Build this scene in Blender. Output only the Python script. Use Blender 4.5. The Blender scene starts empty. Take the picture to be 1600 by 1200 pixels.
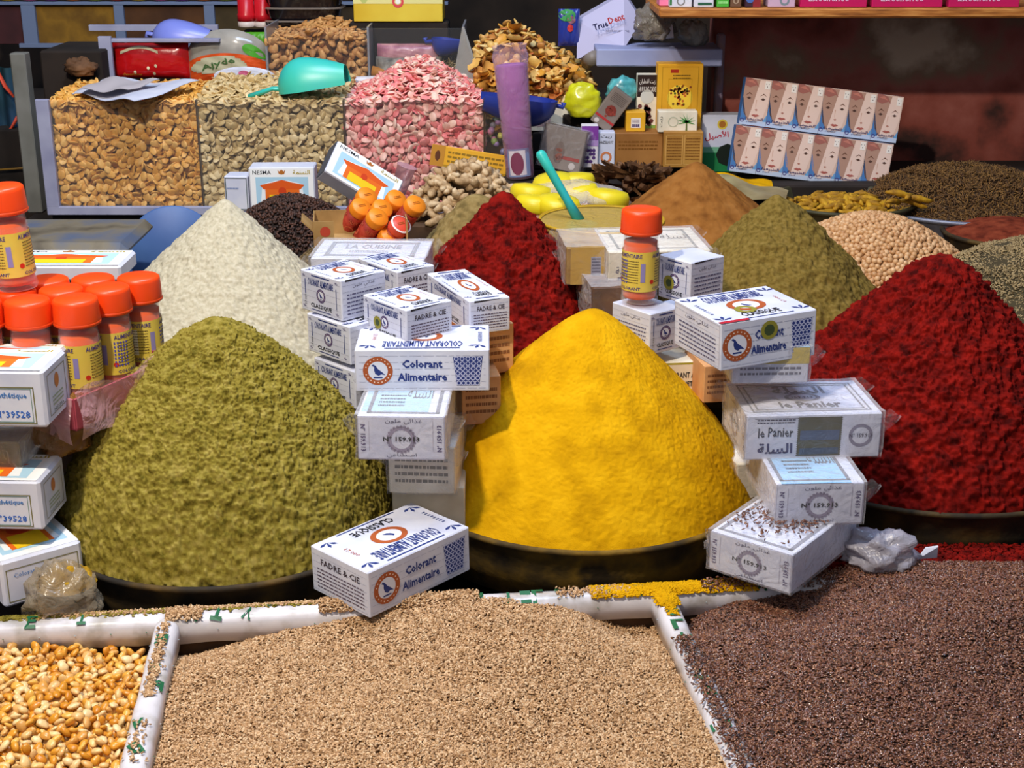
import bpy, math, random
import numpy as np
from mathutils import Vector, Matrix, Euler, Quaternion
S = bpy.context.scene
COL = S.collection
RNG = np.random.default_rng(7)
R_ = random.Random(11)
PI = math.pi

# ---------------------------------------------------------------- camera, world, light, exposure
FPX, CH, PITCH = 2200.0, 0.742, math.radians(19.5)
cd = bpy.data.cameras.new('camera'); cam = bpy.data.objects.new('camera', cd); COL.objects.link(cam)
cd.sensor_width = 36; cd.lens = 36 * FPX / 1600; cd.clip_start = 0.05
cam.location = (0, 0, CH); cam.rotation_euler = (PI / 2 - PITCH, 0, 0)
S.camera = cam
S.view_settings.view_transform = 'Standard'; S.view_settings.look = 'None'
S.view_settings.gamma = 1; S.view_settings.use_curve_mapping = False
S.view_settings.exposure = 0.0
wd = bpy.data.worlds.new('world'); S.world = wd; wd.use_nodes = True
wd.node_tree.nodes['Background'].inputs[0].default_value = (0.62, 0.74, 1.0, 1)
wd.node_tree.nodes['Background'].inputs[1].default_value = 0.22
def lamp(name, kind, loc, power, col, size, target=None):
    l = bpy.data.lights.new(name, kind); l.energy = power; l.color = col
    if kind == 'AREA': l.size = size
    else: l.shadow_soft_size = size
    o = bpy.data.objects.new(name, l); COL.objects.link(o); o.location = loc
    if target is not None:
        o.rotation_euler = (Vector(target) - Vector(loc)).to_track_quat('-Z', 'Y').to_euler()
    return o
lamp('hanging_bulb', 'POINT', (-0.55, 0.60, 1.72), 135, (1.0, 0.90, 0.76), 0.035)
lamp('awning_daylight', 'AREA', (0.0, 1.7, 2.3), 30, (0.50, 0.68, 1.0), 0.9, (0.0, 1.7, 0))
lamp('added_rear_light', 'POINT', (-0.35, 1.75, 1.75), 34, (1.0, 0.95, 0.88), 0.04)  # unseen lamp, added to brighten the back rows and whiten the box tops
lamp('front_fill', 'AREA', (-0.3, -0.9, 1.7), 7, (1.0, 0.86, 0.72), 1.3, (0, 2.0, 0.2))  # fill light added on the camera side, stands for no visible source

_ct, _st = math.cos(PITCH), math.sin(PITCH)
def ray(px, py):
    a = (px - 800) / FPX; b = (600 - py) / FPX
    return np.array([a, _ct + b * _st, -_st + b * _ct])
def PY(px, py, Y):
    d = ray(px, py); return np.array([0, 0, CH]) + d * (Y / d[1])
def PZ(px, py, Z):
    d = ray(px, py); return np.array([0, 0, CH]) + d * ((Z - CH) / d[2])

# ---------------------------------------------------------------- materials
def lin(h):
    if not isinstance(h, str): return tuple(h)[:3]
    h = h.lstrip('#'); v = [int(h[i:i + 2], 16) / 255 for i in (0, 2, 4)]
    return tuple(x / 12.92 if x <= 0.04045 else ((x + 0.055) / 1.055) ** 2.4 for x in v)
MATS = {}
def mat(name, col, rough=0.6, metal=0.0, cols=None, scale=40, rnd=None, bump=0.0, bscale=300, spec=0.4, alpha=1, sss=0, coat=0, detail=4, emit=0, stretch=None, bdist=.0025):
    if name in MATS: return MATS[name]
    m = bpy.data.materials.new(name); m.use_nodes = True; MATS[name] = m
    nt = m.node_tree; b = nt.nodes['Principled BSDF']; L = nt.links.new
    b.inputs['Base Color'].default_value = (*lin(col), 1)
    b.inputs['Roughness'].default_value = rough; b.inputs['Metallic'].default_value = metal
    b.inputs['Specular IOR Level'].default_value = spec
    if coat: b.inputs['Coat Weight'].default_value = coat; b.inputs['Coat Roughness'].default_value = 0.08
    if sss:
        b.inputs['Subsurface Weight'].default_value = sss; b.inputs['Subsurface Radius'].default_value = (1, .6, .3)
        b.inputs['Subsurface Scale'].default_value = 0.004
    tc = nt.nodes.new('ShaderNodeTexCoord')
    co = tc.outputs['Object']
    if stretch:
        mp = nt.nodes.new('ShaderNodeMapping'); mp.inputs['Scale'].default_value = stretch
        L(co, mp.inputs[0]); co = mp.outputs[0]
    if cols:
        r = nt.nodes.new('ShaderNodeValToRGB'); n = len(cols)
        while len(r.color_ramp.elements) < n: r.color_ramp.elements.new(0.5)
        for i, c in enumerate(cols):
            r.color_ramp.elements[i].position = (i / (n - 1)) if rnd else 0.32 + 0.36 * i / (n - 1)
            r.color_ramp.elements[i].color = (*lin(c), 1)
        if rnd == 'island':
            g = nt.nodes.new('ShaderNodeNewGeometry'); L(g.outputs['Random Per Island'], r.inputs[0])
        elif rnd == 'object':
            g = nt.nodes.new('ShaderNodeObjectInfo'); L(g.outputs['Random'], r.inputs[0])
        else:
            t = nt.nodes.new('ShaderNodeTexNoise'); t.inputs['Scale'].default_value = scale
            t.inputs['Detail'].default_value = detail; L(co, t.inputs['Vector']); L(t.outputs['Fac'], r.inputs[0])
        out = r.outputs[0]
        if rnd:   # a little blotching on every grain
            t = nt.nodes.new('ShaderNodeTexNoise'); t.inputs['Scale'].default_value = scale; L(co, t.inputs['Vector'])
            mx = nt.nodes.new('ShaderNodeMix'); mx.data_type = 'RGBA'; mx.blend_type = 'MULTIPLY'; mx.inputs[0].default_value = 0.3
            cr = nt.nodes.new('ShaderNodeValToRGB'); cr.color_ramp.elements[0].position = .3; cr.color_ramp.elements[0].color = (.5, .45, .4, 1)
            cr.color_ramp.elements[1].position = .6
            L(t.outputs['Fac'], cr.inputs[0]); L(out, mx.inputs[6]); L(cr.outputs[0], mx.inputs[7]); out = mx.outputs[2]
        L(out, b.inputs['Base Color'])
    if bump:
        t = nt.nodes.new('ShaderNodeTexNoise'); t.inputs['Scale'].default_value = bscale; t.inputs['Detail'].default_value = 6
        L(co, t.inputs['Vector']); bp = nt.nodes.new('ShaderNodeBump'); bp.inputs['Strength'].default_value = bump
        bp.inputs['Distance'].default_value = bdist; L(t.outputs['Fac'], bp.inputs['Height']); L(bp.outputs[0], b.inputs['Normal'])
    if emit:
        b.inputs['Emission Color'].default_value = (*lin(col), 1); b.inputs['Emission Strength'].default_value = emit
    return m
def film(name, tint, base=0.1, edge=0.5, rough=0.12, bump=0.4, bscale=60):
    """thin clear plastic: mostly transparent, glossy towards grazing angles, faintly milky"""
    if name in MATS: return MATS[name]
    m = bpy.data.materials.new(name); m.use_nodes = True; MATS[name] = m
    nt = m.node_tree; nt.nodes.clear(); L = nt.links.new; N = nt.nodes.new
    out = N('ShaderNodeOutputMaterial'); tr = N('ShaderNodeBsdfTransparent'); pr = N('ShaderNodeBsdfPrincipled')
    tr.inputs[0].default_value = (*[min(1, .75 + .25 * x) for x in lin(tint)], 1)
    pr.inputs['Base Color'].default_value = (*lin(tint), 1); pr.inputs['Roughness'].default_value = rough
    pr.inputs['Specular IOR Level'].default_value = 0.9
    lw = N('ShaderNodeLayerWeight'); lw.inputs[0].default_value = 0.35
    mr = N('ShaderNodeMapRange'); mr.inputs[3].default_value = base; mr.inputs[4].default_value = edge
    mx = N('ShaderNodeMixShader'); tc = N('ShaderNodeTexCoord'); t = N('ShaderNodeTexNoise'); t.inputs['Scale'].default_value = bscale
    t.inputs['Detail'].default_value = 3; t.inputs['Distortion'].default_value = 1.5
    bp = N('ShaderNodeBump'); bp.inputs['Strength'].default_value = bump; bp.inputs['Distance'].default_value = 0.01
    L(tc.outputs['Object'], t.inputs['Vector']); L(t.outputs[0], bp.inputs['Height']); L(bp.outputs[0], pr.inputs['Normal'])
    L(bp.outputs[0], lw.inputs['Normal'])
    L(lw.outputs['Facing'], mr.inputs[0]); L(mr.outputs[0], mx.inputs[0]); L(tr.outputs[0], mx.inputs[1]); L(pr.outputs[0], mx.inputs[2])
    L(mx.outputs[0], out.inputs[0]); return m

# ---------------------------------------------------------------- mesh helpers
class MB:
    """collects polygons with one material index each, then links ONE mesh object"""
    def __init__(s): s.v = []; s.f = []; s.m = []; s.sm = []; s.mats = []
    def mi(s, m):
        if m not in s.mats: s.mats.append(m)
        return s.mats.index(m)
    def add(s, vs, fs, m, smooth=False):
        o = len(s.v); i = s.mi(m); s.v += [tuple(map(float, p)) for p in vs]
        for f in fs: s.f.append(tuple(o + k for k in f)); s.m.append(i); s.sm.append(smooth)
    def box(s, c, d, m, rz=0, bev=0.0, M=None):
        """box centred at c with full sizes d; edges cut by bev"""
        hx, hy, hz = [x / 2 for x in d]; b = min(bev, hx * .9, hy * .9, hz * .9)
        if b <= 0:
            vs = [(x, y, z) for x in (-hx, hx) for y in (-hy, hy) for z in (-hz, hz)]
            fs = [(0, 1, 3, 2), (4, 6, 7, 5), (0, 4, 5, 1), (2, 3, 7, 6), (0, 2, 6, 4), (1, 5, 7, 3)]
        else:
            vs = []; idx = {}
            for sx in (-1, 1):
                for sy in (-1, 1):
                    for sz in (-1, 1):
                        for ax in range(3):
                            p = [sx * (hx - b), sy * (hy - b), sz * (hz - b)]; p[ax] = (sx * hx, sy * hy, sz * hz)[ax]
                            idx[(sx, sy, sz, ax)] = len(vs); vs.append(tuple(p))
            fs = []
            for ax in range(3):
                o = [a for a in range(3) if a != ax]
                for sg in (-1, 1):
                    q = []
                    for a, c2 in ((-1, -1), (1, -1), (1, 1), (-1, 1)):
                        k = [0, 0, 0]; k[ax] = sg; k[o[0]] = a; k[o[1]] = c2; q.append(idx[(*k, ax)])
                    fs.append(tuple(q))
                for a in (-1, 1):
                    for c2 in (-1, 1):
                        k1 = [0, 0, 0]; k1[ax] = -1; k1[o[0]] = a; k1[o[1]] = c2; k2 = list(k1); k2[ax] = 1
                        fs.append((idx[(*k1, o[0])], idx[(*k2, o[0])], idx[(*k2, o[1])], idx[(*k1, o[1])]))
            for sx in (-1, 1):
                for sy in (-1, 1):
                    for sz in (-1, 1): fs.append(tuple(idx[(sx, sy, sz, a)] for a in range(3)))
        cr, sr = math.cos(rz), math.sin(rz)
        out = []
        for x, y, z in vs:
            p = Vector((x * cr - y * sr, x * sr + y * cr, z))
            if M: p = M @ Vector((x, y, z))
            out.append((p.x + c[0], p.y + c[1], p.z + c[2]))
        # consistent outward normals
        cc = np.array(c, float); O = np.array(out); ff = []
        for f in fs:
            P = O[list(f)]; n = np.cross(P[1] - P[0], P[2] - P[1])
            ff.append(f if np.dot(n, P.mean(0) - cc) > 0 else f[::-1])
        s.add(out, ff, m); return s
    def lathe(s, prof, m, c=(0, 0, 0), n=32, cap=True, smooth=True, M=None):
        vs = []; fs = []
        for r, z in prof:
            for k in range(n):
                a = 2 * PI * k / n; p = Vector((r * math.cos(a), r * math.sin(a), z))
                if M: p = M @ p
                vs.append((p.x + c[0], p.y + c[1], p.z + c[2]))
        for i in range(len(prof) - 1):
            for k in range(n):
                k2 = (k + 1) % n; fs.append((i * n + k, i * n + k2, (i + 1) * n + k2, (i + 1) * n + k))
        s.add(vs, fs, m, smooth)
        if cap:
            o = []
            if prof[0][0] > 1e-6: o.append(tuple(range(n))[::-1])
            if prof[-1][0] > 1e-6: o.append(tuple((len(prof) - 1) * n + k for k in range(n)))
            base = len(s.v) - len(vs); i = s.mi(m)
            for f in o: s.f.append(tuple(base + k for k in f)); s.m.append(i); s.sm.append(False)
        return s
    def tube(s, pts, rad, m, n=10, flat=1.0):
        pts = [Vector(p) for p in pts]; N = len(pts)
        rad = rad if hasattr(rad, '__len__') else [rad] * N
        vs = []; up = Vector((0, 0, 1)); prev = None
        for i, p in enumerate(pts):
            t = (pts[min(i + 1, N - 1)] - pts[max(i - 1, 0)]).normalized()
            if prev is None:
                a = t.cross(up); a = a if a.length > .1 else t.cross(Vector((1, 0, 0)))
            else: a = prev - t * prev.dot(t)
            a.normalize(); prev = a; b = t.cross(a)
            for k in range(n):
                w = 2 * PI * k / n; vs.append(tuple(p + a * math.cos(w) * rad[i] + b * math.sin(w) * rad[i] * flat))
        fs = [(i * n + k, i * n + (k + 1) % n, (i + 1) * n + (k + 1) % n, (i + 1) * n + k) for i in range(N - 1) for k in range(n)]
        fs += [tuple(range(n))[::-1], tuple((N - 1) * n + k for k in range(n))]
        s.add(vs, fs, m, True); return s
    def grid(s, fn, nu, nv, m, smooth=True, close_u=False):
        vs = [fn(i / (nu - 1 if not close_u else nu), j / (nv - 1)) for j in range(nv) for i in range(nu)]
        fs = []
        for j in range(nv - 1):
            for i in range(nu if close_u else nu - 1):
                i2 = (i + 1) % nu; fs.append((j * nu + i, j * nu + i2, (j + 1) * nu + i2, (j + 1) * nu + i))
        s.add(vs, fs, m, smooth); return s
    def build(s, name, parent=None, loc=None, rot=None):
        me = bpy.data.meshes.new(name); me.from_pydata(s.v, [], s.f)
        for m in s.mats: me.materials.append(m)
        me.polygons.foreach_set('material_index', s.m); me.polygons.foreach_set('use_smooth', s.sm); me.update()
        o = bpy.data.objects.new(name, me); COL.objects.link(o)
        if loc is not None: o.location = loc
        if rot is not None: o.rotation_euler = rot
        if parent is not None: o.parent = parent
        return o
def npmesh(name, V, F, m, smooth=True):
    """numpy verts and equal-sized faces to a mesh datablock"""
    me = bpy.data.meshes.new(name); nf, k = F.shape
    me.vertices.add(len(V)); me.vertices.foreach_set('co', np.ascontiguousarray(V, np.float32).ravel())
    me.loops.add(nf * k); me.loops.foreach_set('vertex_index', np.ascontiguousarray(F, np.int32).ravel())
    me.polygons.add(nf); me.polygons.foreach_set('loop_start', np.arange(0, nf * k, k, dtype=np.int32))
    try: me.polygons.foreach_set('loop_total', np.full(nf, k, np.int32))
    except Exception: pass
    me.update(calc_edges=True); me.validate()
    me.polygons.foreach_set('use_smooth', np.full(nf, smooth))
    me.materials.append(m); return me
def link(name, me, parent=None, loc=None, rot=None):
    o = bpy.data.objects.new(name, me); COL.objects.link(o)
    if loc is not None: o.location = loc
    if rot is not None: o.rotation_euler = rot
    if parent is not None: o.parent = parent
    return o
def tag(o, label, cat, group=None, kind=None):
    o['label'] = label; o['category'] = cat
    if group: o['group'] = group
    if kind: o['kind'] = kind
    return o
def empty(name, loc=(0, 0, 0), rot=(0, 0, 0)):
    o = bpy.data.objects.new(name, None); COL.objects.link(o); o.location = loc; o.rotation_euler = rot
    o.empty_display_size = 0.01; return o
def struct(o): o['kind'] = 'structure'; return o
def copy_tree(o):
    c = o.copy(); COL.objects.link(c)
    for k in list(o.children):
        d = k.copy(); COL.objects.link(d); d.parent = c
        for g in list(k.children):
            e = g.copy(); COL.objects.link(e); e.parent = d
    return c

# ---------------------------------------------------------------- noise (vectorised)
def _h(i, j, k, s):
    n = (i * 374761393 + j * 668265263 + k * 1274126177 + s * 974634777) & 0xffffffff
    n = ((n ^ (n >> 13)) * 1274126177) & 0xffffffff
    return ((n ^ (n >> 16)) & 0xffff) / 65535.0
def vnoise(P, s=0):
    P = np.asarray(P, float); I = np.floor(P).astype(np.int64); f = P - I; f = f * f * (3 - 2 * f); r = 0
    for dx in (0, 1):
        for dy in (0, 1):
            for dz in (0, 1):
                w = (f[:, 0] if dx else 1 - f[:, 0]) * (f[:, 1] if dy else 1 - f[:, 1]) * (f[:, 2] if dz else 1 - f[:, 2])
                r = r + w * _h(I[:, 0] + dx, I[:, 1] + dy, I[:, 2] + dz, s)
    return r * 2 - 1
def fbm(P, oct=3, s=0):
    r = 0; a = 1.0
    for o in range(oct): r = r + a * vnoise(np.asarray(P) * (2.03 ** o), s + o); a *= .5
    return r

# ---------------------------------------------------------------- grains
def blob(sx, sy, sz, n=5, m=4, taper=0.0, lump=0.0, seed=0):
    """low ellipsoid: n around, m rings; taper narrows the +x end"""
    V = [(-1, 0, 0)]
    for i in range(1, m):
        a = PI * i / m; x = -math.cos(a); r = math.sin(a) * (1 - taper * (x + 1) / 2)
        V += [(x, r * math.cos(2 * PI * k / n), r * math.sin(2 * PI * k / n)) for k in range(n)]
    V.append((1, 0, 0)); V = np.array(V)
    if lump: V = V * (1 + lump * fbm(V * 1.3 + seed * 7.1, 2, seed))[:, None]
    V = V * np.array([sx, sy, sz]); F = []
    for k in range(n): k2 = (k + 1) % n; F.append((0, 1 + k2, 1 + k)); F.append((len(V) - 1, 1 + (m - 2) * n + k, 1 + (m - 2) * n + k2))
    for i in range(m - 2):
        for k in range(n):
            k2 = (k + 1) % n; a, b2, c2, d = 1 + i * n + k, 1 + i * n + k2, 1 + (i + 1) * n + k2, 1 + (i + 1) * n + k
            F.append((a, b2, c2)); F.append((a, c2, d))
    return V, np.array(F)
def rotmats(n, tilt, full=False):
    """random yaw, tilt away from flat"""
    a = RNG.uniform(0, 2 * PI, n); t = RNG.normal(0, tilt, n); u = RNG.normal(0, tilt, n)
    ca, sa, ct, st_, cu, su = np.cos(a), np.sin(a), np.cos(t), np.sin(t), np.cos(u), np.sin(u)
    Z = np.zeros(n); O = np.ones(n)
    A = np.stack([np.stack([ca, -sa, Z], 1), np.stack([sa, ca, Z], 1), np.stack([Z, Z, O], 1)], 1)
    B = np.stack([np.stack([ct, Z, st_], 1), np.stack([Z, O, Z], 1), np.stack([-st_, Z, ct], 1)], 1)
    C = np.stack([np.stack([O, Z, Z], 1), np.stack([Z, cu, -su], 1), np.stack([Z, su, cu], 1)], 1)
    return A @ B @ C
def grains(P, base, tilt=.5, smin=.85, smax=1.15, basis=None):
    V, F = base; n = len(P); M = rotmats(n, tilt)
    if basis is not None: M = basis[None] @ M
    s = RNG.uniform(smin, smax, n)
    W = np.einsum('nij,vj->nvi', M * s[:, None, None], V) + P[:, None, :]
    FF = F[None] + (np.arange(n) * len(V))[:, None, None]
    return W.reshape(-1, 3), FF.reshape(-1, 3)
def join(parts):
    V = []; F = []; o = 0
    for v, f in parts: V.append(v); F.append(f + o); o += len(v)
    return np.concatenate(V), np.concatenate(F)
def individuals(name, label, cat, group, P, bases, m, tilt=.5, smin=.85, smax=1.15, basis=None):
    ms = [npmesh(name, b[0], b[1], m) for b in bases]; M = rotmats(len(P), tilt)
    if basis is not None: M = basis[None] @ M
    for i, p in enumerate(P):
        o = bpy.data.objects.new(name, ms[i % len(ms)]); COL.objects.link(o)
        s = R_.uniform(smin, smax); o.matrix_world = Matrix.Translation(Vector(p)) @ Matrix(M[i].tolist()).to_4x4() @ Matrix.Scale(s, 4)
        tag(o, label, cat, group)

# ---------------------------------------------------------------- text glyphs
_G = {}
def glyphs(s, bold=0.0):
    k = (s, bold)
    if k in _G: return _G[k]
    c = bpy.data.curves.new('t', 'FONT'); c.body = s; c.size = 1; c.resolution_u = 1; c.offset = bold
    o = bpy.data.objects.new('t', c); COL.objects.link(o)
    dg = bpy.context.evaluated_depsgraph_get(); dg.update()
    me = bpy.data.meshes.new_from_object(o.evaluated_get(dg))
    V = np.array([v.co[:2] for v in me.vertices]) if len(me.vertices) else np.zeros((1, 2)); F = [tuple(p.vertices) for p in me.polygons]
    lo, hi = V.min(0), V.max(0); V = (V - (lo + hi) / 2) / np.maximum(hi - lo, 1e-6)
    bpy.data.objects.remove(o); bpy.data.curves.remove(c); bpy.data.meshes.remove(me)
    _G[k] = (V, F); return _G[k]
def ink(h, rough=.55): return mat('ink_' + h.lstrip('#'), h, rough, spec=.25)
class Face:
    """printing on one face: fractions of its width w and height h; fn(a, b, k) maps metres and a lift to 3D"""
    def __init__(s, mb, fn, w, h): s.mb, s.fn, s.w, s.h = mb, fn, w, h
    def P(s, V, F, m, lay): s.mb.add([s.fn(a, b, .00022 + lay * .00012) for a, b in V], F, m)
    def poly(s, pts, col, lay=1): s.P([(x * s.w, y * s.h) for x, y in pts], [tuple(range(len(pts)))], ink(col), lay)
    def rect(s, x0, y0, x1, y1, col, lay=0, n=1):
        V = []; F = []
        for i in range(n + 1):
            x = x0 + (x1 - x0) * i / n; V += [(x * s.w, y0 * s.h), (x * s.w, y1 * s.h)]
            if i: F.append((2 * i - 2, 2 * i, 2 * i + 1, 2 * i - 1))
        s.P(V, F, ink(col), lay)
    def frame(s, x0, y0, x1, y1, t, col, lay=1):
        tx, ty = t * s.h / s.w, t
        s.rect(x0, y0, x1, y0 + ty, col, lay); s.rect(x0, y1 - ty, x1, y1, col, lay); s.rect(x0, y0, x0 + tx, y1, col, lay); s.rect(x1 - tx, y0, x1, y1, col, lay)
    def disc(s, cx, cy, r, col, lay=1, sx=1, n=20, ri=0):
        R = r * s.h; c = (cx * s.w, cy * s.h)
        if ri:
            V = [(c[0] + q * s.h * sx * math.cos(2 * PI * k / n), c[1] + q * s.h * math.sin(2 * PI * k / n)) for q in (ri, r) for k in range(n)]
            s.P(V, [(k, (k + 1) % n, n + (k + 1) % n, n + k) for k in range(n)], ink(col), lay)
        else: s.P([(c[0] + R * sx * math.cos(2 * PI * k / n), c[1] + R * math.sin(2 * PI * k / n)) for k in range(n)], [tuple(range(n))], ink(col), lay)
    def text(s, t, cx, cy, tw, th, col, rot=0, bold=0.0, arch=0, lay=2):
        V, F = glyphs(t, bold); a = math.radians(rot); q = abs(rot) % 180 == 90
        W, H = (tw * s.h, th * s.w) if q else (tw * s.w, th * s.h)
        X = V[:, 0] * W; Y = V[:, 1] * H * (1) + arch * H * (1 - (2 * V[:, 0]) ** 2)
        s.P([(cx * s.w + x * math.cos(a) - y * math.sin(a), cy * s.h + x * math.sin(a) + y * math.cos(a)) for x, y in zip(X, Y)], F, ink(col), lay)
    def lines(s, x0, y0, x1, y1, n, col, seed=0, lay=1, fill=.45):
        r = random.Random(seed); dy = (y1 - y0) / n
        for i in range(n):
            x = x0; y = y0 + dy * (i + .5)
            while x < x1:
                w = r.uniform(.03, .11) * (x1 - x0); e = min(x + w, x1)
                s.rect(x, y - dy * fill / 2, e, y + dy * fill / 2, col, lay); x = e + .018 * (x1 - x0)
def faces_of(mb, L, D, H):
    """five printable faces of a carton L x D x H, base centre at the origin"""
    hx, hy = L / 2, D / 2
    return dict(front=Face(mb, lambda a, b, k: (a - hx, -hy - k, b), L, H), back=Face(mb, lambda a, b, k: (hx - a, hy + k, b), L, H),
                left=Face(mb, lambda a, b, k: (-hx - k, hy - a, b), D, H), right=Face(mb, lambda a, b, k: (hx + k, a - hy, b), D, H),
                top=Face(mb, lambda a, b, k: (a - hx, b - hy, H + k), L, D),
                topr=Face(mb, lambda a, b, k: (hx - a, hy - b, H + k), L, D),
                top90=Face(mb, lambda a, b, k: (hx - b, a - hy, H + k), D, L))
# ---------------------------------------------------------------- the stall structure
M_wood = mat('wood_shelf', '#b5712e', .6, cols=['#7d4718', '#b06c2c', '#cf8f48'], scale=18, stretch=(1, 12, 12), bump=.2, bscale=80)
M_dark = mat('dark_board', '#1b1512', .9, cols=['#0e0a09', '#2a201a'], scale=9)
M_wall = mat('plaster_red', '#6e3a34', .9, cols=['#3a241f', '#8a4438', '#a25c50', '#8a6e58', '#c4ac92'], scale=6, bump=.5, bscale=30, detail=8)
M_rear = mat('rear_plaster', '#2a211d', .95, cols=['#120e0d', '#2b221c', '#3a2a20'], scale=5)
M_white = mat('paper_white', '#cfd2e2', .55, cols=['#c4c8dc', '#d8dae6'], scale=25, bump=.08, bscale=90)
M_cream = mat('paper_cream', '#e6ddc8', .55, cols=['#d8cdb4', '#ebe3d0'], scale=30)
M_metal = mat('grey_trim', '#9d9fb8', .45, cols=['#8688a6', '#a6a8c0'], scale=14)
M_basin = mat('basin_dark', '#2c2212', .8, .0, cols=['#17110a', '#33260f', '#5a4418'], scale=22, bump=.5, bscale=60)
M_zinc = mat('basin_zinc', '#6a6c78', .5, .35, cols=['#55555e', '#7c8090', '#9094a4'], scale=16)
WRAP = film('clear_wrap', '#f2f0f4', .035, .55, .12, .7, 45)
GLASS = film('bin_glass', '#f4f6f8', .015, .30, .05, .0, 10)

def slab(name, x0, x1, y0, y1, z0, z1, m, bev=.003, parent=None):
    b = MB(); b.box(((x0 + x1) / 2, (y0 + y1) / 2, (z0 + z1) / 2), (x1 - x0, y1 - y0, z1 - z0), m, bev=bev); return b.build(name, parent)
struct(slab('floor', -4, 4, -1.5, 4.2, -.90, -.86, M_dark, 0))
struct(slab('wall_back', .02 + .36, 3.2, 2.72, 2.78, -.86, 2.4, M_wall, 0))
struct(slab('wall_rear', -4, 3.2, 3.75, 3.8, -.86, 2.4, M_rear, 0))
struct(slab('wall_left', -2.3, -2.25, .8, 3.75, -.86, 2.4, M_rear, 0))
tag(slab('display_counter', -1.5, 1.9, .6, 1.695, -.12, -.045, M_dark), 'dark wooden counter carrying the front seed bins and spice basins', 'counter')
tag(slab('counter_step', -1.5, 1.9, 1.70, 2.355, -.12, .045, M_dark), 'dark raised step under the second row of spice cones', 'counter step')
tag(slab('back_ledge', -.90, 1.9, 2.36, 2.70, -.12, .16, M_dark), 'dark ledge at the back under the glass bins and cosmetic boxes', 'ledge')
tag(slab('rear_bench', -1.5, .37, 2.71, 3.3, -.12, .30, M_dark), 'dark bench behind the ledge holding the rear row of bins', 'bench')

# ---------------------------------------------------------------- powder mounds and basins
def powder(name, hexes, amp_scale=60, rough=.95):
    return mat('powder_' + name, hexes[1], rough, cols=hexes, scale=amp_scale, bump=.6, bscale=1100, bdist=.0013, spec=.12, detail=8)
def mound(name, label, cx, cy, z0, R, H, m, amp=.003, fs=150, round_=.09, nr=150, nt=420, seed=0, belly=0.0, pw=1.05, edge=.10, spill=.0, cat='spice cone', apex=(0, 0), fs2=None, lump=0.0, kind=None):
    t = (np.linspace(0, 1, nr) ** .85); th = np.linspace(0, 2 * PI, nt, endpoint=False)
    T, A = np.meshgrid(t, th, indexing='ij'); e = round_
    hgt = H * (1 - ((T ** 2 + e * e) ** (pw / 2) - e ** pw) / ((1 + e * e) ** (pw / 2) - e ** pw)) + belly * np.sin(PI * T)
    hgt = hgt * (1 - edge) + H * edge * (1 - T ** 9)
    wob = 1 + .025 * np.sin(2 * A + seed) + .015 * np.sin(3 * A + 2 * seed)
    rr = R * T * (1 + (wob - 1) * T * (1 - T) * 3)
    X = rr * np.cos(A) + apex[0] * (1 - T); Y = rr * np.sin(A) + apex[1] * (1 - T); Z = hgt
    P = np.stack([X.ravel() + cx, Y.ravel() + cy, Z.ravel()], 1)
    n1 = fbm(P * fs, 3, seed); n2 = vnoise(P * fs * .3, seed + 9); n3 = fbm(P * 14, 2, seed + 5)
    d = amp * (n1 * .75 + n2 * .6) + lump * n3
    s = math.atan2(H, R); W = np.clip(T.ravel() * 5, 0, 1)
    P[:, 2] += d * math.cos(s) * np.where(T.ravel() > .985, .3, 1) * (.35 + .65 * W)
    P[:, 0] += d * math.sin(s) * np.cos(A).ravel() * W; P[:, 1] += d * math.sin(s) * np.sin(A).ravel() * W
    P[:, :2] -= (cx, cy)
    i, j = np.meshgrid(np.arange(nr - 1), np.arange(nt), indexing='ij'); j2 = (j + 1) % nt
    F = np.stack([i * nt + j, (i + 1) * nt + j, (i + 1) * nt + j2, i * nt + j2], -1).reshape(-1, 4)
    o = link(name, npmesh(name, P, F, m), loc=(cx, cy, z0)); tag(o, label, cat, kind=kind); return o
def basin(name, label, cx, cy, z0, R, H, m, flare=.01, n=72):
    """open round pan: flat bottom, wall, rolled rim"""
    b = MB(); w = .004
    p = [(.0, 0), (R - flare, 0), (R - flare / 2, H * .5), (R + .001, H - .004), (R + .006, H - .002), (R + .007, H + .002), (R + .003, H + .004), (R - .001, H + .002), (R - flare / 2 - w, H * .5), (R - flare - w, w), (0, w)]
    b.lathe(p, m, n=n, cap=False); o = b.build(name, loc=(cx, cy, z0)); return tag(o, label, 'basin')
P_green = powder('green', ['#5c5218', '#7c6e28', '#8c7e36', '#9c8c46'], 110)
P_yellow = powder('yellow', ['#b88600', '#cf9a02', '#dba60a'], 30)
P_red = powder('red', ['#3c0301', '#6e0c06', '#88130a'], 70)
P_cream = powder('cream', ['#aaa28c', '#bcb39a', '#c6bea8'], 220)
P_brown = powder('brown', ['#7a4a1e', '#96602a', '#a26c34'], 40)
P_khaki = powder('khaki', ['#5e4c1e', '#7a642c', '#866f38'], 170)
P_beige = powder('beige', ['#6b5a34', '#8a7446', '#9a8455'], 80)
mound('green_spice_cone', 'big olive green powder cone at the front left', -.325, 1.475, .068, .192, .228, P_green, .0036, 330, .09, 270, 950, 1, belly=.0, pw=1.27, edge=.27)
basin('green_powder_basin', 'dark round basin under the olive green powder cone', -.325, 1.475, .0, .192, .066, M_basin)
mound('yellow_spice_cone', 'bright yellow powder cone at the front centre', .085, 1.571, .068, .205, .210, P_yellow, .0009, 330, .075, 240, 800, 2, apex=(.010, 0), belly=.0, pw=1.16, edge=.10)
basin('yellow_powder_basin', 'dark basin dusted yellow under the bright yellow powder cone', .085, 1.571, .0, .205, .066, mat('basin_yellow_dust', '#4a3a14', .85, cols=['#241a0c', '#4a3810', '#7a5c14', '#33260f'], scale=16, bump=.4, bscale=80))
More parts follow.
